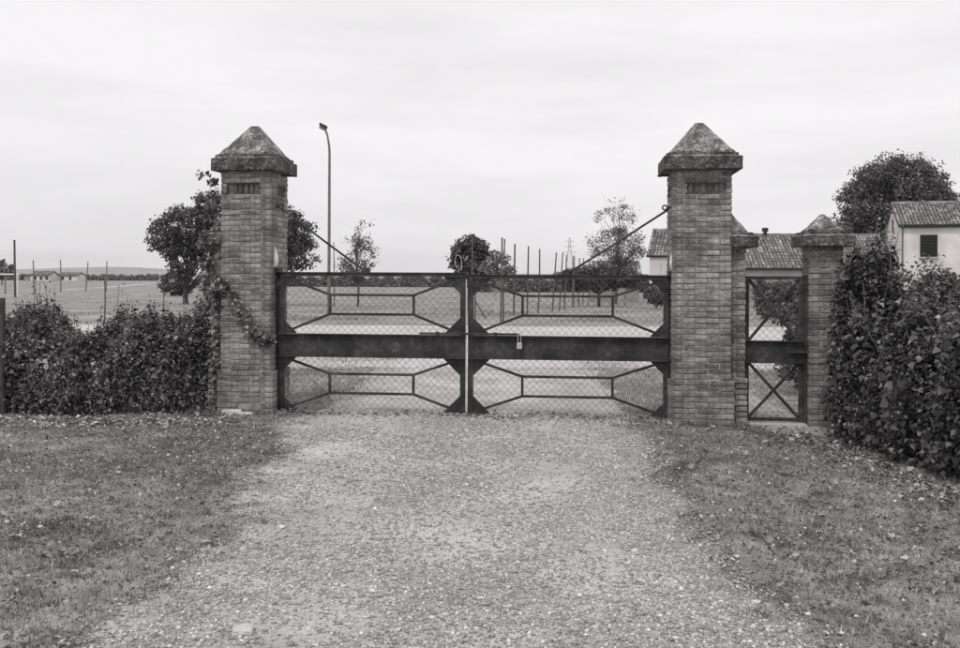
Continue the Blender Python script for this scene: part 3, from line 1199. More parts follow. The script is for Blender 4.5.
for z0, z1 in ((.095, .734), (.996, 1.706)):
    fpart('cross_brace', lambda m: m.bar((.05, -.008, z0), (fw - .045, -.008, z1), .034, .012))
    fpart('cross_brace', lambda m: m.bar((.05, .008, z1), (fw - .045, .008, z0), .034, .012))
    mb = MB()
    chain_link(mb, .05, fw - .045, z0, z1, .03)
    mb.build('wire_mesh', M['wire'], fg)['kind'] = 'stuff'
th = gempty('threshold', 3.55, .18, -.05)
mb = MB()
mb.box(-.36, .36, -.13, .12, -.05, .045)
mb.build('sill', M['concrete'], th)
tag(th, 'worn pale concrete sill under the narrow footgate', 'threshold')


# ------------------------------------------------------------------ plants
def leaf_cloud(pos, out_n, size, tv=LEAF_V, tf=LEAF_F, spread=.7, droop=.4, width=None):
    n = len(pos)
    nn = out_n + rng.normal(0, spread, (n, 3)) + np.array([0, 0, .35])
    ax = rng.normal(0, 1, (n, 3)) + np.array([0, 0, -droop * 2])
    s = np.asarray(size)
    sc = np.stack([s * (rng.uniform(.8, 1.4, n) if width is None else width), s, s * rng.uniform(.6, 2.2, n)], 1)
    return scatter(tv, tf, pos, frames(nn, ax), sc)


def lump(p, s, o=0.0):
    return mnoise.fractal(Vector((p[0] * s + o, p[1] * s, p[2] * s)), 1, 2, 3)


def hedge(name, label, spine, nl, size, mat, seed, nshoots=60, part_leaves=0, tv=LEAF_V, tf=LEAF_F, face=None):
    """spine: list of (x, y, half width, height)"""
    sp = np.array(spine, dtype=float)
    seg = np.r_[0, np.cumsum(np.hypot(*np.diff(sp[:, :2], axis=0).T))]
    Ls = seg[-1]
    root = empty(name, (sp[0, 0], sp[0, 1], 0))
    tag(root, label, 'hedge')
    off = np.array([sp[0, 0], sp[0, 1], 0])

    def surf(t, ang, r):
        x = np.interp(t, seg, sp[:, 0])
        y = np.interp(t, seg, sp[:, 1])
        hw = np.interp(t, seg, sp[:, 2])
        ht = np.interp(t, seg, sp[:, 3])
        dx = np.interp(t + .05, seg, sp[:, 0]) - np.interp(t - .05, seg, sp[:, 0])
        dy = np.interp(t + .05, seg, sp[:, 1]) - np.interp(t - .05, seg, sp[:, 1])
        ll = np.hypot(dx, dy) + 1e-9
        nx_, ny_ = dy / ll, -dx / ll
        ca, sa = np.cos(ang), np.sin(ang)
        pr = np.sign(ca) * np.abs(ca) ** .72
        pz = np.clip(sa, 0, 1) ** .7
        lum = 1 + .17 * (np.sin(2.3 * t + seed) * np.sin(1.9 * ang + 1.3 * t) + .7 * np.sin(5.1 * t + 2 * seed + 2 * ang)) + .09 * np.sin(9.7 * t - 3.1 * ang + seed) + .05 * np.sin(21 * t + 7 * ang) + .04 * np.sin(37 * t - 15 * ang + 1)
        k = r * lum
        X = x + nx_ * hw * pr * k
        Y = y + ny_ * hw * pr * k
        Zt = pz * ht * k
        nrm = np.stack([nx_ * ca, ny_ * ca, sa], 1)
        return np.stack([X, Y, np.maximum(Zt, .03) + gz(X, Y)], 1), nrm
    t = rng.uniform(0, Ls, nl)
    ang = rng.uniform(.0, math.pi, nl)
    r = 1 - np.abs(rng.normal(0, .17, nl))
    r += (rng.random(nl) < .06) * rng.uniform(0, .12, nl)
    pos, nrm = surf(t, ang, r)
    V, Fc = leaf_cloud(pos - off, nrm, np.clip(rng.lognormal(math.log(size * .85), .42, nl), size * .3, size * 2.0), tv, tf)
    fo = link('foliage', np_mesh('foliage', V, Fc), mat, root)
    fo['kind'] = 'stuff'
    # shoots and stems
    mb = MB()
    sv = []
    for i in range(nshoots):
        t0 = np.array([random.uniform(0, Ls)])
        a0_ = np.array([random.uniform(.3, 2.8)])
        pa, na = surf(t0, a0_, np.array([.2]))
        pb, nb = surf(t0 + random.uniform(-.2, .2), a0_, np.array([random.uniform(.95, 1.12)]))
        pa, pb = Vector(pa[0]) - Vector(off), Vector(pb[0]) - Vector(off)
        pa.z *= .2
        if random.random() < .4:
            pb.z += random.uniform(.03, .22)
        mid = pa.lerp(pb, .55) + Vector((random.gauss(0, .06), random.gauss(0, .06), .08))
        mb.tube([pa, mid, pb], [.008, .006, .003], 4, False)
        for q in range(10):
            sv.append(list(mid.lerp(pb, random.uniform(.2, 1.05)) + Vector((random.gauss(0, .03), random.gauss(0, .03), random.gauss(0, .03)))))
    st = mb.build('stem', M['stem'], root)
    st['kind'] = 'stuff'
    sv = np.array(sv)
    V, Fc = leaf_cloud(sv, rng.normal(0, 1, sv.shape), rng.uniform(size * .5, size, len(sv)), tv, tf)
    so = link('shoot_leaves', np_mesh('shoot_leaves', V, Fc), mat, root)
    so['kind'] = 'stuff'
    if part_leaves:
        ms = []
        for i in range(5):
            m_ = np_mesh('leaf', IVY_V * np.array([random.uniform(.8, 1.2), 1, random.uniform(.8, 2.2)]), IVY_F)
            m_.materials.append(mat)
            ms.append(m_)
        t = rng.uniform(face[0] * Ls, face[1] * Ls, part_leaves)
        ang = rng.uniform(face[2], face[3], part_leaves)
        pos, nrm = surf(t, ang, rng.uniform(1.0, 1.06, part_leaves))
        Fm = frames(nrm + rng.normal(0, .45, nrm.shape) + np.array([0, 0, .35]), rng.normal(0, .8, nrm.shape) + np.array([0, 0, -1.2]))
        for i in range(part_leaves):
            o = bpy.data.objects.new('leaf', ms[i % 5])
            C.objects.link(o)
            o.parent = root
            s = random.uniform(size * .9, size * 1.6)
            o.matrix_basis = Matrix.Translation(Vector(pos[i] - off)) @ Matrix(Fm[i].tolist()).to_4x4() @ Matrix.Scale(s, 4)
    return root


hedge('bramble_hedge', 'dark tangled bramble hedge beside the ivy-grown pillar', [(-8.4, 11.0, .7, 1.02), (-6.6, 11.2, .7, 1.02), (-5.75, 11.4, .7, 1.0), (-5.2, 11.45, .7, 1.18), (-4.85, 11.55, .68, 1.05), (-4.2, 11.65, .65, 1.24), (-3.85, 11.75, .55, 1.24), (-3.5, 11.85, .42, 1.36), (-3.15, 11.95, .3, 1.42)],
      84000, .046, M['hedge'], 1.3, 460)
hedge('creeper_hedge', 'tall dark creeper hedge running forward from the short brick pillar',
      [(4.46, 11.1, .32, 1.70), (4.34, 10.55, .42, 1.76), (4.38, 10.0, .58, 1.62), (4.55, 9.3, .72, 1.46), (4.75, 8.2, .80, 1.40), (4.95, 7.0, .8, 1.42), (5.2, 5.6, .8, 1.4)],
      88000, .05, M['creeper'], 4.1, 360, 295, LEAF_V * np.array([1.25, 1, 1]), LEAF_F, (.02, .72, .1, 1.9))


def tree(name, label, px, Z, ztop, crown, nclump, lpc, lsize, trunk_r, mat, group=None, bark='bark', clump_r=.5, bias=.55, cat='tree', forks=1, seed=0):
    """crown: list of ellipsoids (dx, dy, zc, rx, ry, rz) in metres round the foot of the trunk"""
    random.seed(100 + seed)
    b = base(px, Z)
    root = empty(name, b)
    tag(root, label, cat, group)
    ctr = []
    vol = np.array([e[3] * e[4] * e[5] for e in crown])
    for i in range(nclump):
        e = crown[int(rng.choice(len(crown), p=vol / vol.sum()))]
        d = Vector((random.gauss(0, 1), random.gauss(0, 1), random.gauss(0, 1))).normalized()
        r = random.random() ** (1 / 3) * (1 - bias) + bias * random.uniform(.75, 1.03)
        r *= 1 + .18 * mnoise.noise(d * 2.2 + Vector((seed, 0, 0)))
        ctr.append(Vector((e[0] + d.x * r * e[3], e[1] + d.y * r * e[4], e[2] + d.z * r * e[5])))
    zlow = min(e[2] - e[5] for e in crown)
    zhigh = max(e[2] + e[5] for e in crown)
    top = Vector((sum(e[0] for e in crown) / len(crown), sum(e[1] for e in crown) / len(crown), zlow + (zhigh - zlow) * .82))
    mb = MB()
    kx = [Vector((0, 0, -.1)), Vector((random.gauss(0, .05), random.gauss(0, .05), zlow * .6)), Vector((top.x * .3 + random.gauss(0, .08), top.y * .3, zlow + (zhigh - zlow) * .25)),
          Vector((top.x * .7 + random.gauss(0, .12), top.y * .7, zlow + (zhigh - zlow) * .55)), top]
    mb.tube(kx, [trunk_r * 1.25, trunk_r, trunk_r * .78, trunk_r * .45, trunk_r * .15], 8)
    tr = mb.build('trunk', M[bark], root)
    lb = MB()
    for i, c in enumerate(ctr):
        if i % max(1, nclump // 70):
            continue
        t = min(.95, max(.05, (c.z - zlow) / (zhigh - zlow) - .25 + random.uniform(-.1, .05)))
        s = kx[1].lerp(kx[2], 0)
        pts = kx[1:]
        f = t * (len(pts) - 1)
        k = min(int(f), len(pts) - 2)
        s = pts[k].lerp(pts[k + 1], f - k)
        m_ = s.lerp(c, .5) + Vector((random.gauss(0, .1), random.gauss(0, .1), (c - s).length * .08))
        r0 = max(trunk_r * .09, trunk_r * .34 * (1 - t))
        lb.tube([s, m_, c], [r0, r0 * .6, r0 * .25], 5, False)
    lb.build('limbs', M[bark], root)['kind'] = 'stuff'
    pos, nn = [], []
    for c in ctr:
        k = max(4, int(random.gauss(lpc, lpc * .3)))
        cr = clump_r * random.uniform(.55, 1.3)
        d = rng.normal(0, 1, (k, 3))
        d /= np.linalg.norm(d, axis=1, keepdims=True)
        rr = rng.random(k) ** .5
        pos.append(np.array(c) + d * rr[:, None] * cr * np.array([1, 1, .75]))
        nn.append(d)
    pos, nn = np.concatenate(pos), np.concatenate(nn)
    V, Fc = leaf_cloud(pos, nn, rng.uniform(lsize * .6, lsize * 1.3, len(pos)), LEAF2_V, LEAF2_F, .6, .3)
    link('crown', np_mesh('crown', V, Fc), M[mat] if isinstance(mat, str) else mat, root)
    return root


# the dark pair of trees behind the ivy-grown pillar
tree('broadleaf_tree', 'dense dark broadleaf tree beside the ivy-grown pillar, above a low bush', 186, 60, 0,
     [(0.0, 0, 4.7, 2.2, 2.2, 1.7), (1.8, .3, 5.5, 1.6, 1.8, 1.9), (-.9, 0, 4.0, 1.5, 1.6, 1.1), (2.0, 0, 3.4, 1.4, 1.5, 1.5), (.3, -.3, 2.6, 1.6, 1.4, 1.0), (1.6, -.2, 1.9, 1.4, 1.3, 1.1)], 240, 80, .18, .17, 'leaf_dark', 'dark trees behind the ivy-grown pillar', clump_r=.55, seed=1)
tree('broadleaf_tree', 'dark leafy tree rising between the ivy-grown pillar and the lamp post', 277, 58, 0,
     [(0.0, 0, 4.2, 2.3, 2.0, 2.3), (.4, 0, 5.1, 1.6, 1.6, 1.7), (1.2, 0, 3.0, 1.3, 1.4, 1.2)], 130, 72, .18, .16, 'leaf_dark', 'dark trees behind the ivy-grown pillar', clump_r=.5, seed=2)
tree('bush', 'low round dark bush at the end of the pale path', 175, 92, 0, [(0, 0, 1.25, 1.5, 1.3, 1.15), (.9, 0, 1.1, 1.1, 1.1, .9)], 70, 60, .22, .06, 'leaf_dark', clump_r=.4, cat='bush', seed=3)
tree('small_tree', 'small open tree with thin pale leaves beside the lamp post', 358, 55, 0,
     [(.1, 0, 3.0, 1.15, 1.0, 1.3), (.35, 0, 4.3, .75, .7, 1.0), (-.4, 0, 2.4, .9, .8, .7)], 95, 20, .12, .06, 'leaf_mid', clump_r=.36, bias=.35, seed=4)
tree('round_tree', 'compact round dark tree standing behind the meeting leaves of the gate', 470, 45, 0,
     [(0, 0, 2.6, .98, .95, 1.0), (.05, 0, 2.9, .8, .8, .8), (.3, 0, 2.0, .7, .7, .6)], 120, 75, .15, .09, 'leaf_dark', clump_r=.28, seed=5)
tree('small_tree', 'small pale tree with whitish trunk next to the round dark tree', 497.5, 42, 0,
     [(-.1, 0, 2.0, .75, .7, .7), (.1, 0, 2.4, .55, .5, .6), (.4, 0, 1.9, .5, .5, .45)], 60, 26, .13, .08, 'leaf_pale', bark='pale_bark', clump_r=.25, bias=.4, seed=6)
tree('open_tree', 'slender open tree with light foliage behind the clipped flat-topped tree', 616, 66, 0,
     [(0, 0, 4.2, 2.2, 1.7, 1.4), (.0, 0, 5.9, 1.45, 1.2, 1.4), (-.15, 0, 7.1, .7, .7, .8), (.7, 0, 3.6, 1.5, 1.2, .8)], 165, 28, .13, .09, 'leaf_pale', clump_r=.46, bias=.4, seed=7)
dome = tree('clipped_tree', 'wide clipped flat-topped tree on several short trunks', 599, 58, 0,
            [(0, 0, 1.85, 2.75, 1.7, .72), (-1.6, 0, 1.6, 1.3, 1.3, .5), (1.6, 0, 1.65, 1.3, 1.3, .5)], 210, 85, .14, .09, 'leaf_dark', clump_r=.36, seed=8)
for dx in (-2.2, -1.35, -.7, .75, 1.6):
    mb = MB()
    mb.tube([(dx, -.3 + .2 * dx % .4, -.1), (dx + .05, 0, .7), (dx + .22, .1, 1.4)], [.07, .06, .04], 7)
    mb.build('trunk', M['pale_bark'], dome)
tree('shrub', 'round dark shrub below the eaves of the small white house', 656, 52, 0, [(0, 0, .75, .62, .6, .6)], 40, 60, .12, .04, 'leaf_dark', clump_r=.25, cat='shrub', seed=9)
tree('great_tree', 'huge round dark tree towering behind the white farmhouse', 896, 92, 0,
     [(0, 0, 9.6, 5.6, 4.5, 4.5), (-2.6, 0, 7.6, 3.2, 3.0, 3.4), (3.0, 0, 8.6, 3.1, 3.0, 3.6), (.4, 0, 12.0, 3.4, 3.0, 2.0), (-1.2, 0, 11.2, 3.1, 3, 2.2), (-3.4, 0, 5.4, 2.5, 2.4, 2.6), (0, 0, 6.0, 4, 3, 2.6)], 560, 85, .27, .45, 'leaf_mid', clump_r=.9, bias=.6, seed=10)
tree('round_tree', 'distant dark round tree behind the goal posts', 2, 170, 0, [(0, 0, 2.8, 1.9, 1.8, 1.5)], 50, 50, .3, .1, 'leaf_dark', clump_r=.5, seed=11)
# garden shrubs between creeper hedge and the farmhouse, and behind the footgate
tree('garden_shrub', 'bushy garden shrub rising above the creeper hedge under the farmhouse window', 925, 15.5, 0,
     [(0, 0, 1.0, .75, .6, .92), (.1, 0, 1.45, .42, .5, .5), (-.6, 0, .95, .6, .6, .85), (.7, 0, .9, .7, .6, .8)], 150, 60, .075, .05, 'leaf_mid', clump_r=.26, cat='shrub', seed=12)
tree('garden_shrub', 'broad leafy shrub seen through the bars of the footgate', 775, 37, 0,
     [(0, 0, .8, 1.0, .7, .8), (-.3, 0, 1.1, .7, .5, .55)], 60, 50, .11, .05, 'leaf_mid', clump_r=.24, cat='shrub', seed=13)
tree('garden_shrub', 'leafy climber hanging beside the short pillar behind the footgate', 800, 13.4, 0,
     [(0, 0, .9, .32, .3, .85), (-.05, 0, 1.25, .25, .25, .4)], 40, 45, .085, .02, 'leaf_mid', clump_r=.16, cat='shrub', seed=14)
random.seed(77)


def far_hedge(label, x0, x1, Z, hgt, nl, size, mat='far_hedge'):
    a, b = base(x0, Z), base(x1, Z)
    root = empty('field_hedge', a)
    tag(root, label, 'hedge')
    t = rng.random(nl)
    Ln = b.x - a.x
    X = t * Ln
    top = hgt * (.75 + .35 * (np.sin(X * .9) * np.sin(X * .37 + 1) * .5 + .5) + .15 * np.sin(X * 2.3 + 2))
    zz = rng.random(nl) ** .8 * top
    pos = np.stack([X, rng.normal(0, .9, nl) * np.sqrt(np.clip(1 - zz / (top + .1), .1, 1)), zz], 1)
    V, Fc = leaf_cloud(pos, np.tile(np.array([0, -1., .3]), (nl, 1)), rng.uniform(size * .6, size * 1.3, nl), LEAF2_V, LEAF2_F)
    o = link('foliage', np_mesh('foliage', V, Fc), M[mat], root)
    o['kind'] = 'stuff'
    return root


far_hedge('far dark field hedge running behind the lamp post and small open tree', 205, 462, 165, 1.9, 16000, .42)
far_hedge('far field hedge behind the row of net poles', 478, 660, 120, 2.0, 12000, .36)
far_hedge('distant hedge line in front of the two far white houses', -12, 158, 285, 1.7, 9000, .6)


# ivy on the left pillar
ivy = gempty('ivy_vine', -2.95, 0)
tag(ivy, 'ivy vine climbing the corner and crossing the front of the brick pillar', 'ivy')
ip = [[(-.16, .06, .02), (-.17, .05, .5), (-.155, .05, 1.0), (-.15, .03, 1.45), (-.09, -.02, 1.62), (.0, -.03, 1.56), (.10, -.035, 1.42), (.20, -.035, 1.22), (.32, -.035, 1.02), (.46, -.035, .92), (.56, -.03, .93)],
      [(-.2, .08, .05), (-.2, .09, 1.0), (-.21, .08, 1.7), (-.2, .03, 2.1), (-.19, .10, 2.5), (-.17, .02, 2.82), (-.26, .0, 2.9), (-.42, .0, 2.92)],
      [(-.27, .14, .05), (-.24, .13, .4), (-.29, .12, .8), (-.25, .13, 1.2), (-.30, .12, 1.6), (-.27, .12, 1.9), (-.31, .03, 2.1), (-.3, 0, 2.25)]]
dens = [(430, .038), (90, .03), (150, .05)]
mb = MB()
lv = []
for path, (nl, spd) in zip(ip, dens):
    pts = [Vector(p) for p in path]
    mb.tube(pts, .0045, 5, False)
    for i in range(nl):
        f = random.random() * (len(pts) - 1)
        k = int(f)
        q = pts[k].lerp(pts[k + 1], f - k)
        lv.append((q.x + random.gauss(0, spd), q.y - abs(random.gauss(0, .025)), q.z + random.gauss(0, spd)))
mb.build('stem', M['bark'], ivy)['kind'] = 'stuff'
lv = np.array(lv)
V, Fc = leaf_cloud(lv, np.tile(np.array([0, -1.0, .1]), (len(lv), 1)), rng.uniform(.035, .07, len(lv)), IVY_V, IVY_F, .45, .6)
o = link('foliage', np_mesh('foliage', V, Fc), M['creeper'], ivy)
o['kind'] = 'stuff'
# moss and small plants on the short pillar's cap
mp_ = gempty('wall_plants', sp_u, sp_v, 2.2)
tag(mp_, 'moss and small weeds rooted on the cap of the short brick pillar', 'plants')
k = 340
q = np.stack([rng.uniform(-.05, .29, k), rng.uniform(-.28, .1, k), np.zeros(k)], 1)
q[:, 2] = .02 + .20 * (1 - np.maximum(np.abs(q[:, 0]), np.abs(q[:, 1])) / .3) + rng.random(k) * .015
V, Fc = leaf_cloud(q, np.tile(np.array([0, -.3, 1.0]), (k, 1)), rng.uniform(.015, .03, k), LEAF2_V, LEAF2_F, .5)
link('foliage', np_mesh('foliage', V, Fc), M['leaf_mid'], mp_)['kind'] = 'stuff'

# ------------------------------------------------------------------ buildings
def roof_slope(parent, x0, x1, ya, za, yb, zb, name='roof', over=.25, tile_w=.24, tile_l=.42):
    """one roof plane from eave (ya, za) to ridge (yb, zb) with rows of barrel tiles"""
    base_ = MB()
    d = Vector((0, yb - ya, zb - za))
    Ls = d.length
    d.normalize()
    nrm = Vector((0, -d.z, d.y)) if d.y > 0 else Vector((0, d.z, -d.y))
    e = Vector((0, ya, za)) - d * over
    rg = Vector((0, yb, zb))
    vs = []
    for off in (0, -.12):
        for p in (e, rg):
            for x in (x0 - over, x1 + over):
                vs.append(Vector((x, p.y, p.z)) + nrm * off)
    base_.add(vs, [(0, 1, 3, 2), (4, 6, 7, 5), (0, 4, 5, 1), (2, 3, 7, 6), (0, 2, 6, 4), (1, 5, 7, 3)])
    ro = base_.build(name, M['roof_base'], parent)
    tm = MB()
    nt_ = int((x1 - x0 + 2 * over) / tile_w)
    nl_ = int((Ls + over) / tile_l)
    for i in range(nt_):
        cx = x0 - over + (i + .5) * (x1 - x0 + 2 * over) / nt_
        for j in range(nl_):
            s0 = j * (Ls + over) / nl_
            s1 = s0 + (Ls + over) / nl_ * 1.12
            jx, jz = random.gauss(0, .012), random.uniform(0, .02)
            vv = []
            for s_, lift, wd in ((s0, .035, tile_w * .46), (s1, .008, tile_w * .38)):
                p = e + d * s_
                for t in (0, .33, .67, 1):
                    a = math.pi * t
                    vv.append(Vector((cx + jx - math.cos(a) * wd, p.y, p.z)) + nrm * (math.sin(a) * wd * .75 + lift + jz))
            tm.add(vv, [(0, 1, 5, 4), (1, 2, 6, 5), (2, 3, 7, 6), (0, 3, 2, 1)])
    t_ = tm.build('roof_tiles', M['tile'], ro)
    t_['kind'] = 'stuff'
    return ro


def house(name, label, loc, rz, wd, dp, eave, ridge, wallmat, over=.25, cat='house', tile_w=.24):
    root = empty(name, loc, rz)
    tag(root, label, cat)
    mb = MB()
    mb.box(0, wd, 0, dp, -.3, eave)
    mb.prism([(0, 0), (0, 0), (0, 0)], 0, 0) if False else None
    # gables
    for x0 in (0.0, wd - .3):
        mb.add([(x0, 0, eave), (x0 + .3, 0, eave), (x0, dp, eave), (x0 + .3, dp, eave), (x0, dp / 2, ridge - .1), (x0 + .3, dp / 2, ridge - .1)],
               [(0, 4, 2), (1, 3, 5), (0, 1, 5, 4), (2, 4, 5, 3)])
    mb.build('wall', wallmat, root)
    roof_slope(root, 0, wd, 0, eave, dp / 2, ridge, over=over, tile_w=tile_w)
    roof_slope(root, 0, wd, dp, eave, dp / 2, ridge, over=over, tile_w=tile_w)
    rt = MB()
    for i in range(int((wd + 2 * over) / .45)):
        x = -over + i * .45
        rt.tube([(x, dp / 2, ridge + .03), (x + .47, dp / 2, ridge + .05)], [.13, .11], 7)
    rt.build('ridge_tiles', M['tile'], root)['kind'] = 'stuff'
    return root


def window(root, x0, x1, z0, z1, y=0.0, shutter=True):
    mb = MB()
    mb.box(x0 - .06, x1 + .06, y - .03, y + .05, z0 - .06, z1 + .06)
    f = mb.build('window', M['frame_wood'] if not shutter else M['shutter'], root)
    n_ = max(3, int((z1 - z0) / .12))
    for half in ((x0, (x0 + x1) / 2 - .01), ((x0 + x1) / 2 + .01, x1)):
        for i in range(n_):
            z = z0 + (i + .5) * (z1 - z0) / n_
            m2 = MB()
            m2.bar((half[0], y - .045, z), (half[1], y - .045, z), .07, .018, (0, .5, 1))
            m2.build('slat', M['shutter'], f)
    m3 = MB()
    m3.box(x0 - .12, x1 + .12, y - .12, y + .0, z0 - .13, z0 - .065)
    m3.build('sill', M['concrete'], f)
    return f


# white farmhouse: front corner at pixel 900, turned 17 degrees
fz = 56
fc = P(900, 277, fz)
a_h = -R(17)
gh = gzf(fc.x, fc.y)
farm = house('farmhouse', 'white plastered farmhouse with tiled roof and one dark shuttered window', (fc.x, fc.y, gh), a_h, 11, 7.0, 4.8 - gh, 6.3 - gh, M['plaster'], over=.1, tile_w=.2)
window(farm, 1.15, 1.98, 2.95 - gh, 4.15 - gh)
window(farm, 5.5, 6.35, 2.95 - gh, 4.15 - gh)
mb = MB()
mb.box(-.03, .02, 3.1, 3.6, 4.5 - gh, 5.3 - gh)
mb.build('gable_window', M['shutter'], farm)
mb = MB()
mb.box(2.95, 3.3, 2.3, 2.65, 5.4 - gh, 6.25 - gh)
mb.box(2.9, 3.35, 2.25, 2.7, 6.251 - gh, 6.32 - gh)
mb.build('chimney', M['grey_plaster'], farm)
mb = MB()
mb.box(0.02, 11, -.22, -.08, 4.62 - gh, 4.7 - gh)
mb.build('gutter', M['shutter'], farm)
mb = MB()
mb.tube([(.12, -.08, 0), (.12, -.08, 4.8 - gh)], .05, 8)
mb.build('downpipe', M['pole'], farm)
# long barn behind pillars
bz = 75
bx0 = (706 - 480) / F * bz
bx1 = (902 - 480) / F * bz
gb = gzf(bx0, bz)
barn = house('barn', 'long low barn with tiled roof behind the footgate', (bx0, bz, gb), 0, bx1 - bx0, 7.0, 2.45 - gb, 5.15 - gb, M['grey_plaster'], cat='barn', tile_w=.30)
mb = MB()
cx = (766 - 480) / F * 78 - bx0
mb.tube([(cx, 3.3, 4.6 - gb), (cx, 3.3, 5.45 - gb)], .16, 10)
mb.tube([(cx, 3.3, 5.451 - gb), (cx, 3.3, 5.75 - gb)], .27, 10)
mb.build('chimney', M['iron'], barn)
for k in range(4):
    mb = MB()
    x = 2.0 + k * 3.4
    mb.box(x, x + 1.4, -.03, .02, .6, 1.7)
    mb.build('opening', M['shutter'], barn)
# small white house left of the bare pillar
hz = 82
hx0 = (649.5 - 480) / F * hz
gs = gzf(hx0, hz)
cot = house('cottage', 'small white house with tiled roof half hidden by the bare pillar', (hx0, hz, gs), -R(19), 5.2, 7, 3.55 - gs, 5.85 - gs, M['plaster'], tile_w=.3)
mb = MB()
mb.box(.95, .99, -.02, .0, .1, 3.3)
mb.box(1.0, 1.6, -.03, .02, .2, 2.2)
mb.build('door', M['frame_wood'], cot)
# low pantiled shelter behind the clipped tree
sz_ = 74
sx0, sx1 = (594 - 480) / F * sz_, (639 - 480) / F * sz_
gs2 = gzf(sx0, sz_)
sh = house('shelter', 'low shelter with a steep tiled roof behind the clipped tree', (sx0, sz_, gs2), 0, sx1 - sx0, 3.0, 1.75 - gs2, 2.75 - gs2, M['grey_plaster'], cat='shed', tile_w=.34)
# far white houses on the left
for i, (xa, xb, ye, yr, Zf, lab) in enumerate(((30.5, 49, 275.2, 271.2, 262, 'far white house with three windows behind the utility pole'), (58, 77, 275.4, 272.6, 268, 'far white house with two dark openings beside the slim net poles'))):
    pa, pb = base(xa, Zf), base(xb, Zf)
    ee = P(xa, ye, Zf).z - pa.z
    rr_ = P(xa, yr, Zf).z - pa.z
    hs = house('far_house', lab, pa, 0, pb.x - pa.x, 6, ee, rr_, M['plaster'], tile_w=.5)
    for k in range(3 if i == 0 else 2):
        x = (.18 + k * (.32 if i == 0 else .4)) * (pb.x - pa.x)
        mb = MB()
        mb.box(x, x + .7, -.04, .02, ee - 1.3, ee - .35)
        mb.build('window', M['shutter'], hs)
    if i == 0:
        mb = MB()
        wl = (xb - 24) / F * Zf
        mb.box(-2.0, -.01, .5, 5, -.3, ee * .78)
        mb.build('annex', M['grey_plaster'], hs)

# ------------------------------------------------------------------ poles, lamp, goal, pylon
lb_ = base(329, 39)
lamp = empty('lamp_post', lb_)
tag(lamp, 'tall thin lamp post with bent top and square floodlight head', 'lamp post')
htop = P(329, 126, 39).z - lb_.z
mb = MB()
mb.tube([(0, 0, -.2), (0, 0, .9), (0, 0, htop - 1.1), (-.02, 0, htop - .8), (-.09, 0, htop - .4), (-.20, 0, htop - .08)], [.075, .07, .05, .046, .042, .038], 10)
mb.build('pole', M['pole'], lamp)
mb = MB()
mb.prism([(-.42, htop + .02), (-.14, htop - .12), (-.10, htop - .03), (-.38, htop + .12)], -.16, .16)
mb.build('floodlight', M['iron'], lamp)
mb = MB()
mb.bar((-.40, -.02, htop + .012), (-.15, -.02, htop - .11), .24, .012)
mb.build('lamp_glass', M['frame_wood'], lamp)


def pole(name, label, px, py_top, Z, r, lean=0.0, group=None, mat='timber', cat='pole', brace=False):
    b = base(px - lean, Z)
    t = P(px, py_top, Z)
    root = empty(name, b)
    tag(root, label, cat, group)
    h = t.z - b.z
    dx = t.x - b.x
    mb = MB()
    r *= .72
    mb.tube([(0, 0, -.2), (dx * .5 + random.gauss(0, .01), 0, h * .5), (dx, 0, h)], [r * 1.15, r, r * .85], 8)
    mb.build('shaft', M[mat], root)
    if brace:
        mb = MB()
        mb.tube([(.45, 0, 0), (.03, 0, h * .55)], r * .8, 6)
        mb.build('brace', M[mat], root)
    else:
        mb = MB()
        mb.tube([(dx - .0, -r * 1.3, h - .12), (dx, -r * 1.3, h - .06)], r * .5, 5)
        mb.build('hook', M['iron'], root)
    return root


net = [(502, 237.5, 33, .045, 1), (504.5, 239, 33.5, .04, 1), (514.8, 244, 39.5, .055, 1), (528.4, 246, 41, .05, 1), (539.6, 249, 43, .05, 1.5),
       (556.3, 252.5, 46, .05, 4), (562.8, 252.5, 48, .045, 3.5), (566.5, 254.5, 50, .045, 2), (573.3, 255.5, 55, .05, 1), (574.6, 256, 56, .04, .5), (579.5, 258, 60, .05, .5), (583.5, 258, 64, .05, .5)]
labs = ['close-set twin timber pole rising out of the small pale tree'] * 2 + ['upright timber net pole standing clear between pale tree and leaning poles'] * 3 + \
       ['leaning timber net pole just short of the clipped tree'] * 3 + ['short far timber net pole rising from behind the clipped tree'] * 4
for i, (px, py, Z, r, ln) in enumerate(net):
    pole('net_pole', labs[i], px, py, Z, r, ln, ['twin net poles', 'upright net poles', 'leaning net poles', 'far net poles'][(0, 0, 1, 1, 1, 2, 2, 2, 3, 3, 3, 3)[i]])
pole('net_pole', 'lone timber net pole standing in front of the round dark tree', 472.2, 235, 38, .05, 0)
pole('braced_post', 'short fence post with slanting brace behind the meeting leaves of the gate', 475.2, 288, 36, .045, 0, brace=True, cat='post')
pole('net_pole', 'thin leaning pole close beside the tall lamp post', 333.6, 242, 55, .04, -1)
pole('utility_pole', 'thick dark utility pole beside the goal', 14.3, 240, 84, .14, -1.2, mat='timber')
for px, py, Z, ln in ((33.2, 260.3, 98, -1.2), (60.5, 259.8, 108, -.4), (88, 262, 112, 2.3), (106.9, 261, 115, .6), (4.5, 258.5, 95, -1)):
    pole('net_pole', 'slim leaning pole of the net row behind the playing field', px, py, Z, .10, ln, 'slim poles behind the playing field', 'pole')
pole('fence_post', 'thin pale metal fence post behind the bramble hedge', 42.7, 280, 34, .03, 0, None, 'pale_metal', 'post')
pole('fence_post', 'thin dark fence post rising behind the bramble hedge in front of the field', 104.8, 280.5, 34, .035, 0, None, 'timber', 'post')
pole('fence_post', 'short thin fence post near the low round bush', 163.4, 282, 36, .03, 0, None, 'timber', 'post')
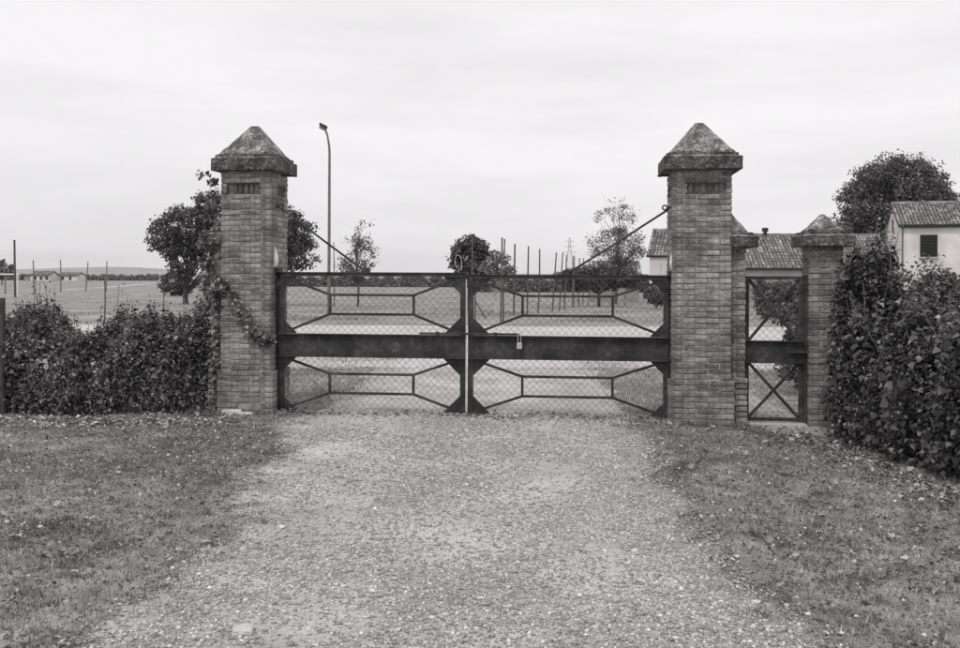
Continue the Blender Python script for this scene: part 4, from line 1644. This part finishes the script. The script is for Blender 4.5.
pole('hedge_post', 'stout weathered post standing in the bramble hedge', 2.5, 298, 10.9, .055, 0, None, 'timber', 'post')

# goal
gb_ = base(17.2, 88)
goal = empty('goal', gb_)
tag(goal, 'white football goal frame at the edge of the playing field', 'goal')
gh_ = P(17.2, 274.4, 88).z - gb_.z
GW = 5.0


def gpart(name, pts, r=.06):
    mb = MB()
    mb.tube(pts, r, 8)
    return mb.build(name, M['white'], goal)


gpart('goal_post', [(0, 0, -.1), (0, 0, gh_)])
gpart('goal_post', [(-GW, 0, -.1), (-GW, 0, gh_)])
gpart('crossbar', [(-GW - .05, 0, gh_), (.05, 0, gh_)])
gpart('stay', [(0, 0, gh_), (-.3, .9, gh_ - .02), (-.75, 1.8, 0)], .035)
gpart('stay', [(-GW, 0, gh_), (-GW, .9, gh_ - .02), (-GW, 1.8, 0)], .035)

# pylon
pyb = base(569.5, 900)
pyl = empty('pylon', pyb)
tag(pyl, 'faint lattice power pylon far off above the net poles', 'pylon')
H_ = P(569.5, 237.5, 900).z - pyb.z
mb = MB()
lev = [0, .25, .45, .6, .72, .82, .9, 1.0]
wdt = [4.0, 3.0, 2.2, 1.6, 1.2, 1.0, .8, .15]
for i in range(len(lev) - 1):
    for sx in (-1, 1):
        for sy in (-1, 1):
            mb.bar((sx * wdt[i], sy * wdt[i], lev[i] * H_), (sx * wdt[i + 1], sy * wdt[i + 1], lev[i + 1] * H_), .22, .22)
        mb.bar((sx * wdt[i], -wdt[i], lev[i] * H_), (-sx * wdt[i + 1], -wdt[i + 1], lev[i + 1] * H_), .13, .13)
mb.build('tower', M['pole'], pyl)
for zf, hw_ in ((.62, 7), (.76, 5.5), (.89, 4)):
    mb = MB()
    mb.bar((-hw_, 0, zf * H_ + .3), (hw_, 0, zf * H_ + .3), .2, .2)
    mb.bar((-hw_, 0, zf * H_ + .3), (0, 0, zf * H_ + 2), .14, .14)
    mb.bar((hw_, 0, zf * H_ + .3), (0, 0, zf * H_ + 2), .14, .14)
    mb.build('cross_arm', M['pole'], pyl)

# ------------------------------------------------------------------ haze
mb = MB()
mb.box(-4200, 4200, -300, 4300, -4, 75)
hz_ = mb.build('haze', None)
hm = bpy.data.materials.new('haze')
hm.use_nodes = True
ht = hm.node_tree
ht.nodes.clear()
pv = ht.nodes.new('ShaderNodeVolumePrincipled')
pv.inputs['Color'].default_value = (.97, .96, .97, 1)
pv.inputs['Density'].default_value = .00014
ho = ht.nodes.new('ShaderNodeOutputMaterial')
ht.links.new(pv.outputs[0], ho.inputs['Volume'])
hz_.data.materials.append(hm)
tag(hz_, 'thin pale haze over the far fields', 'haze', kind='stuff')
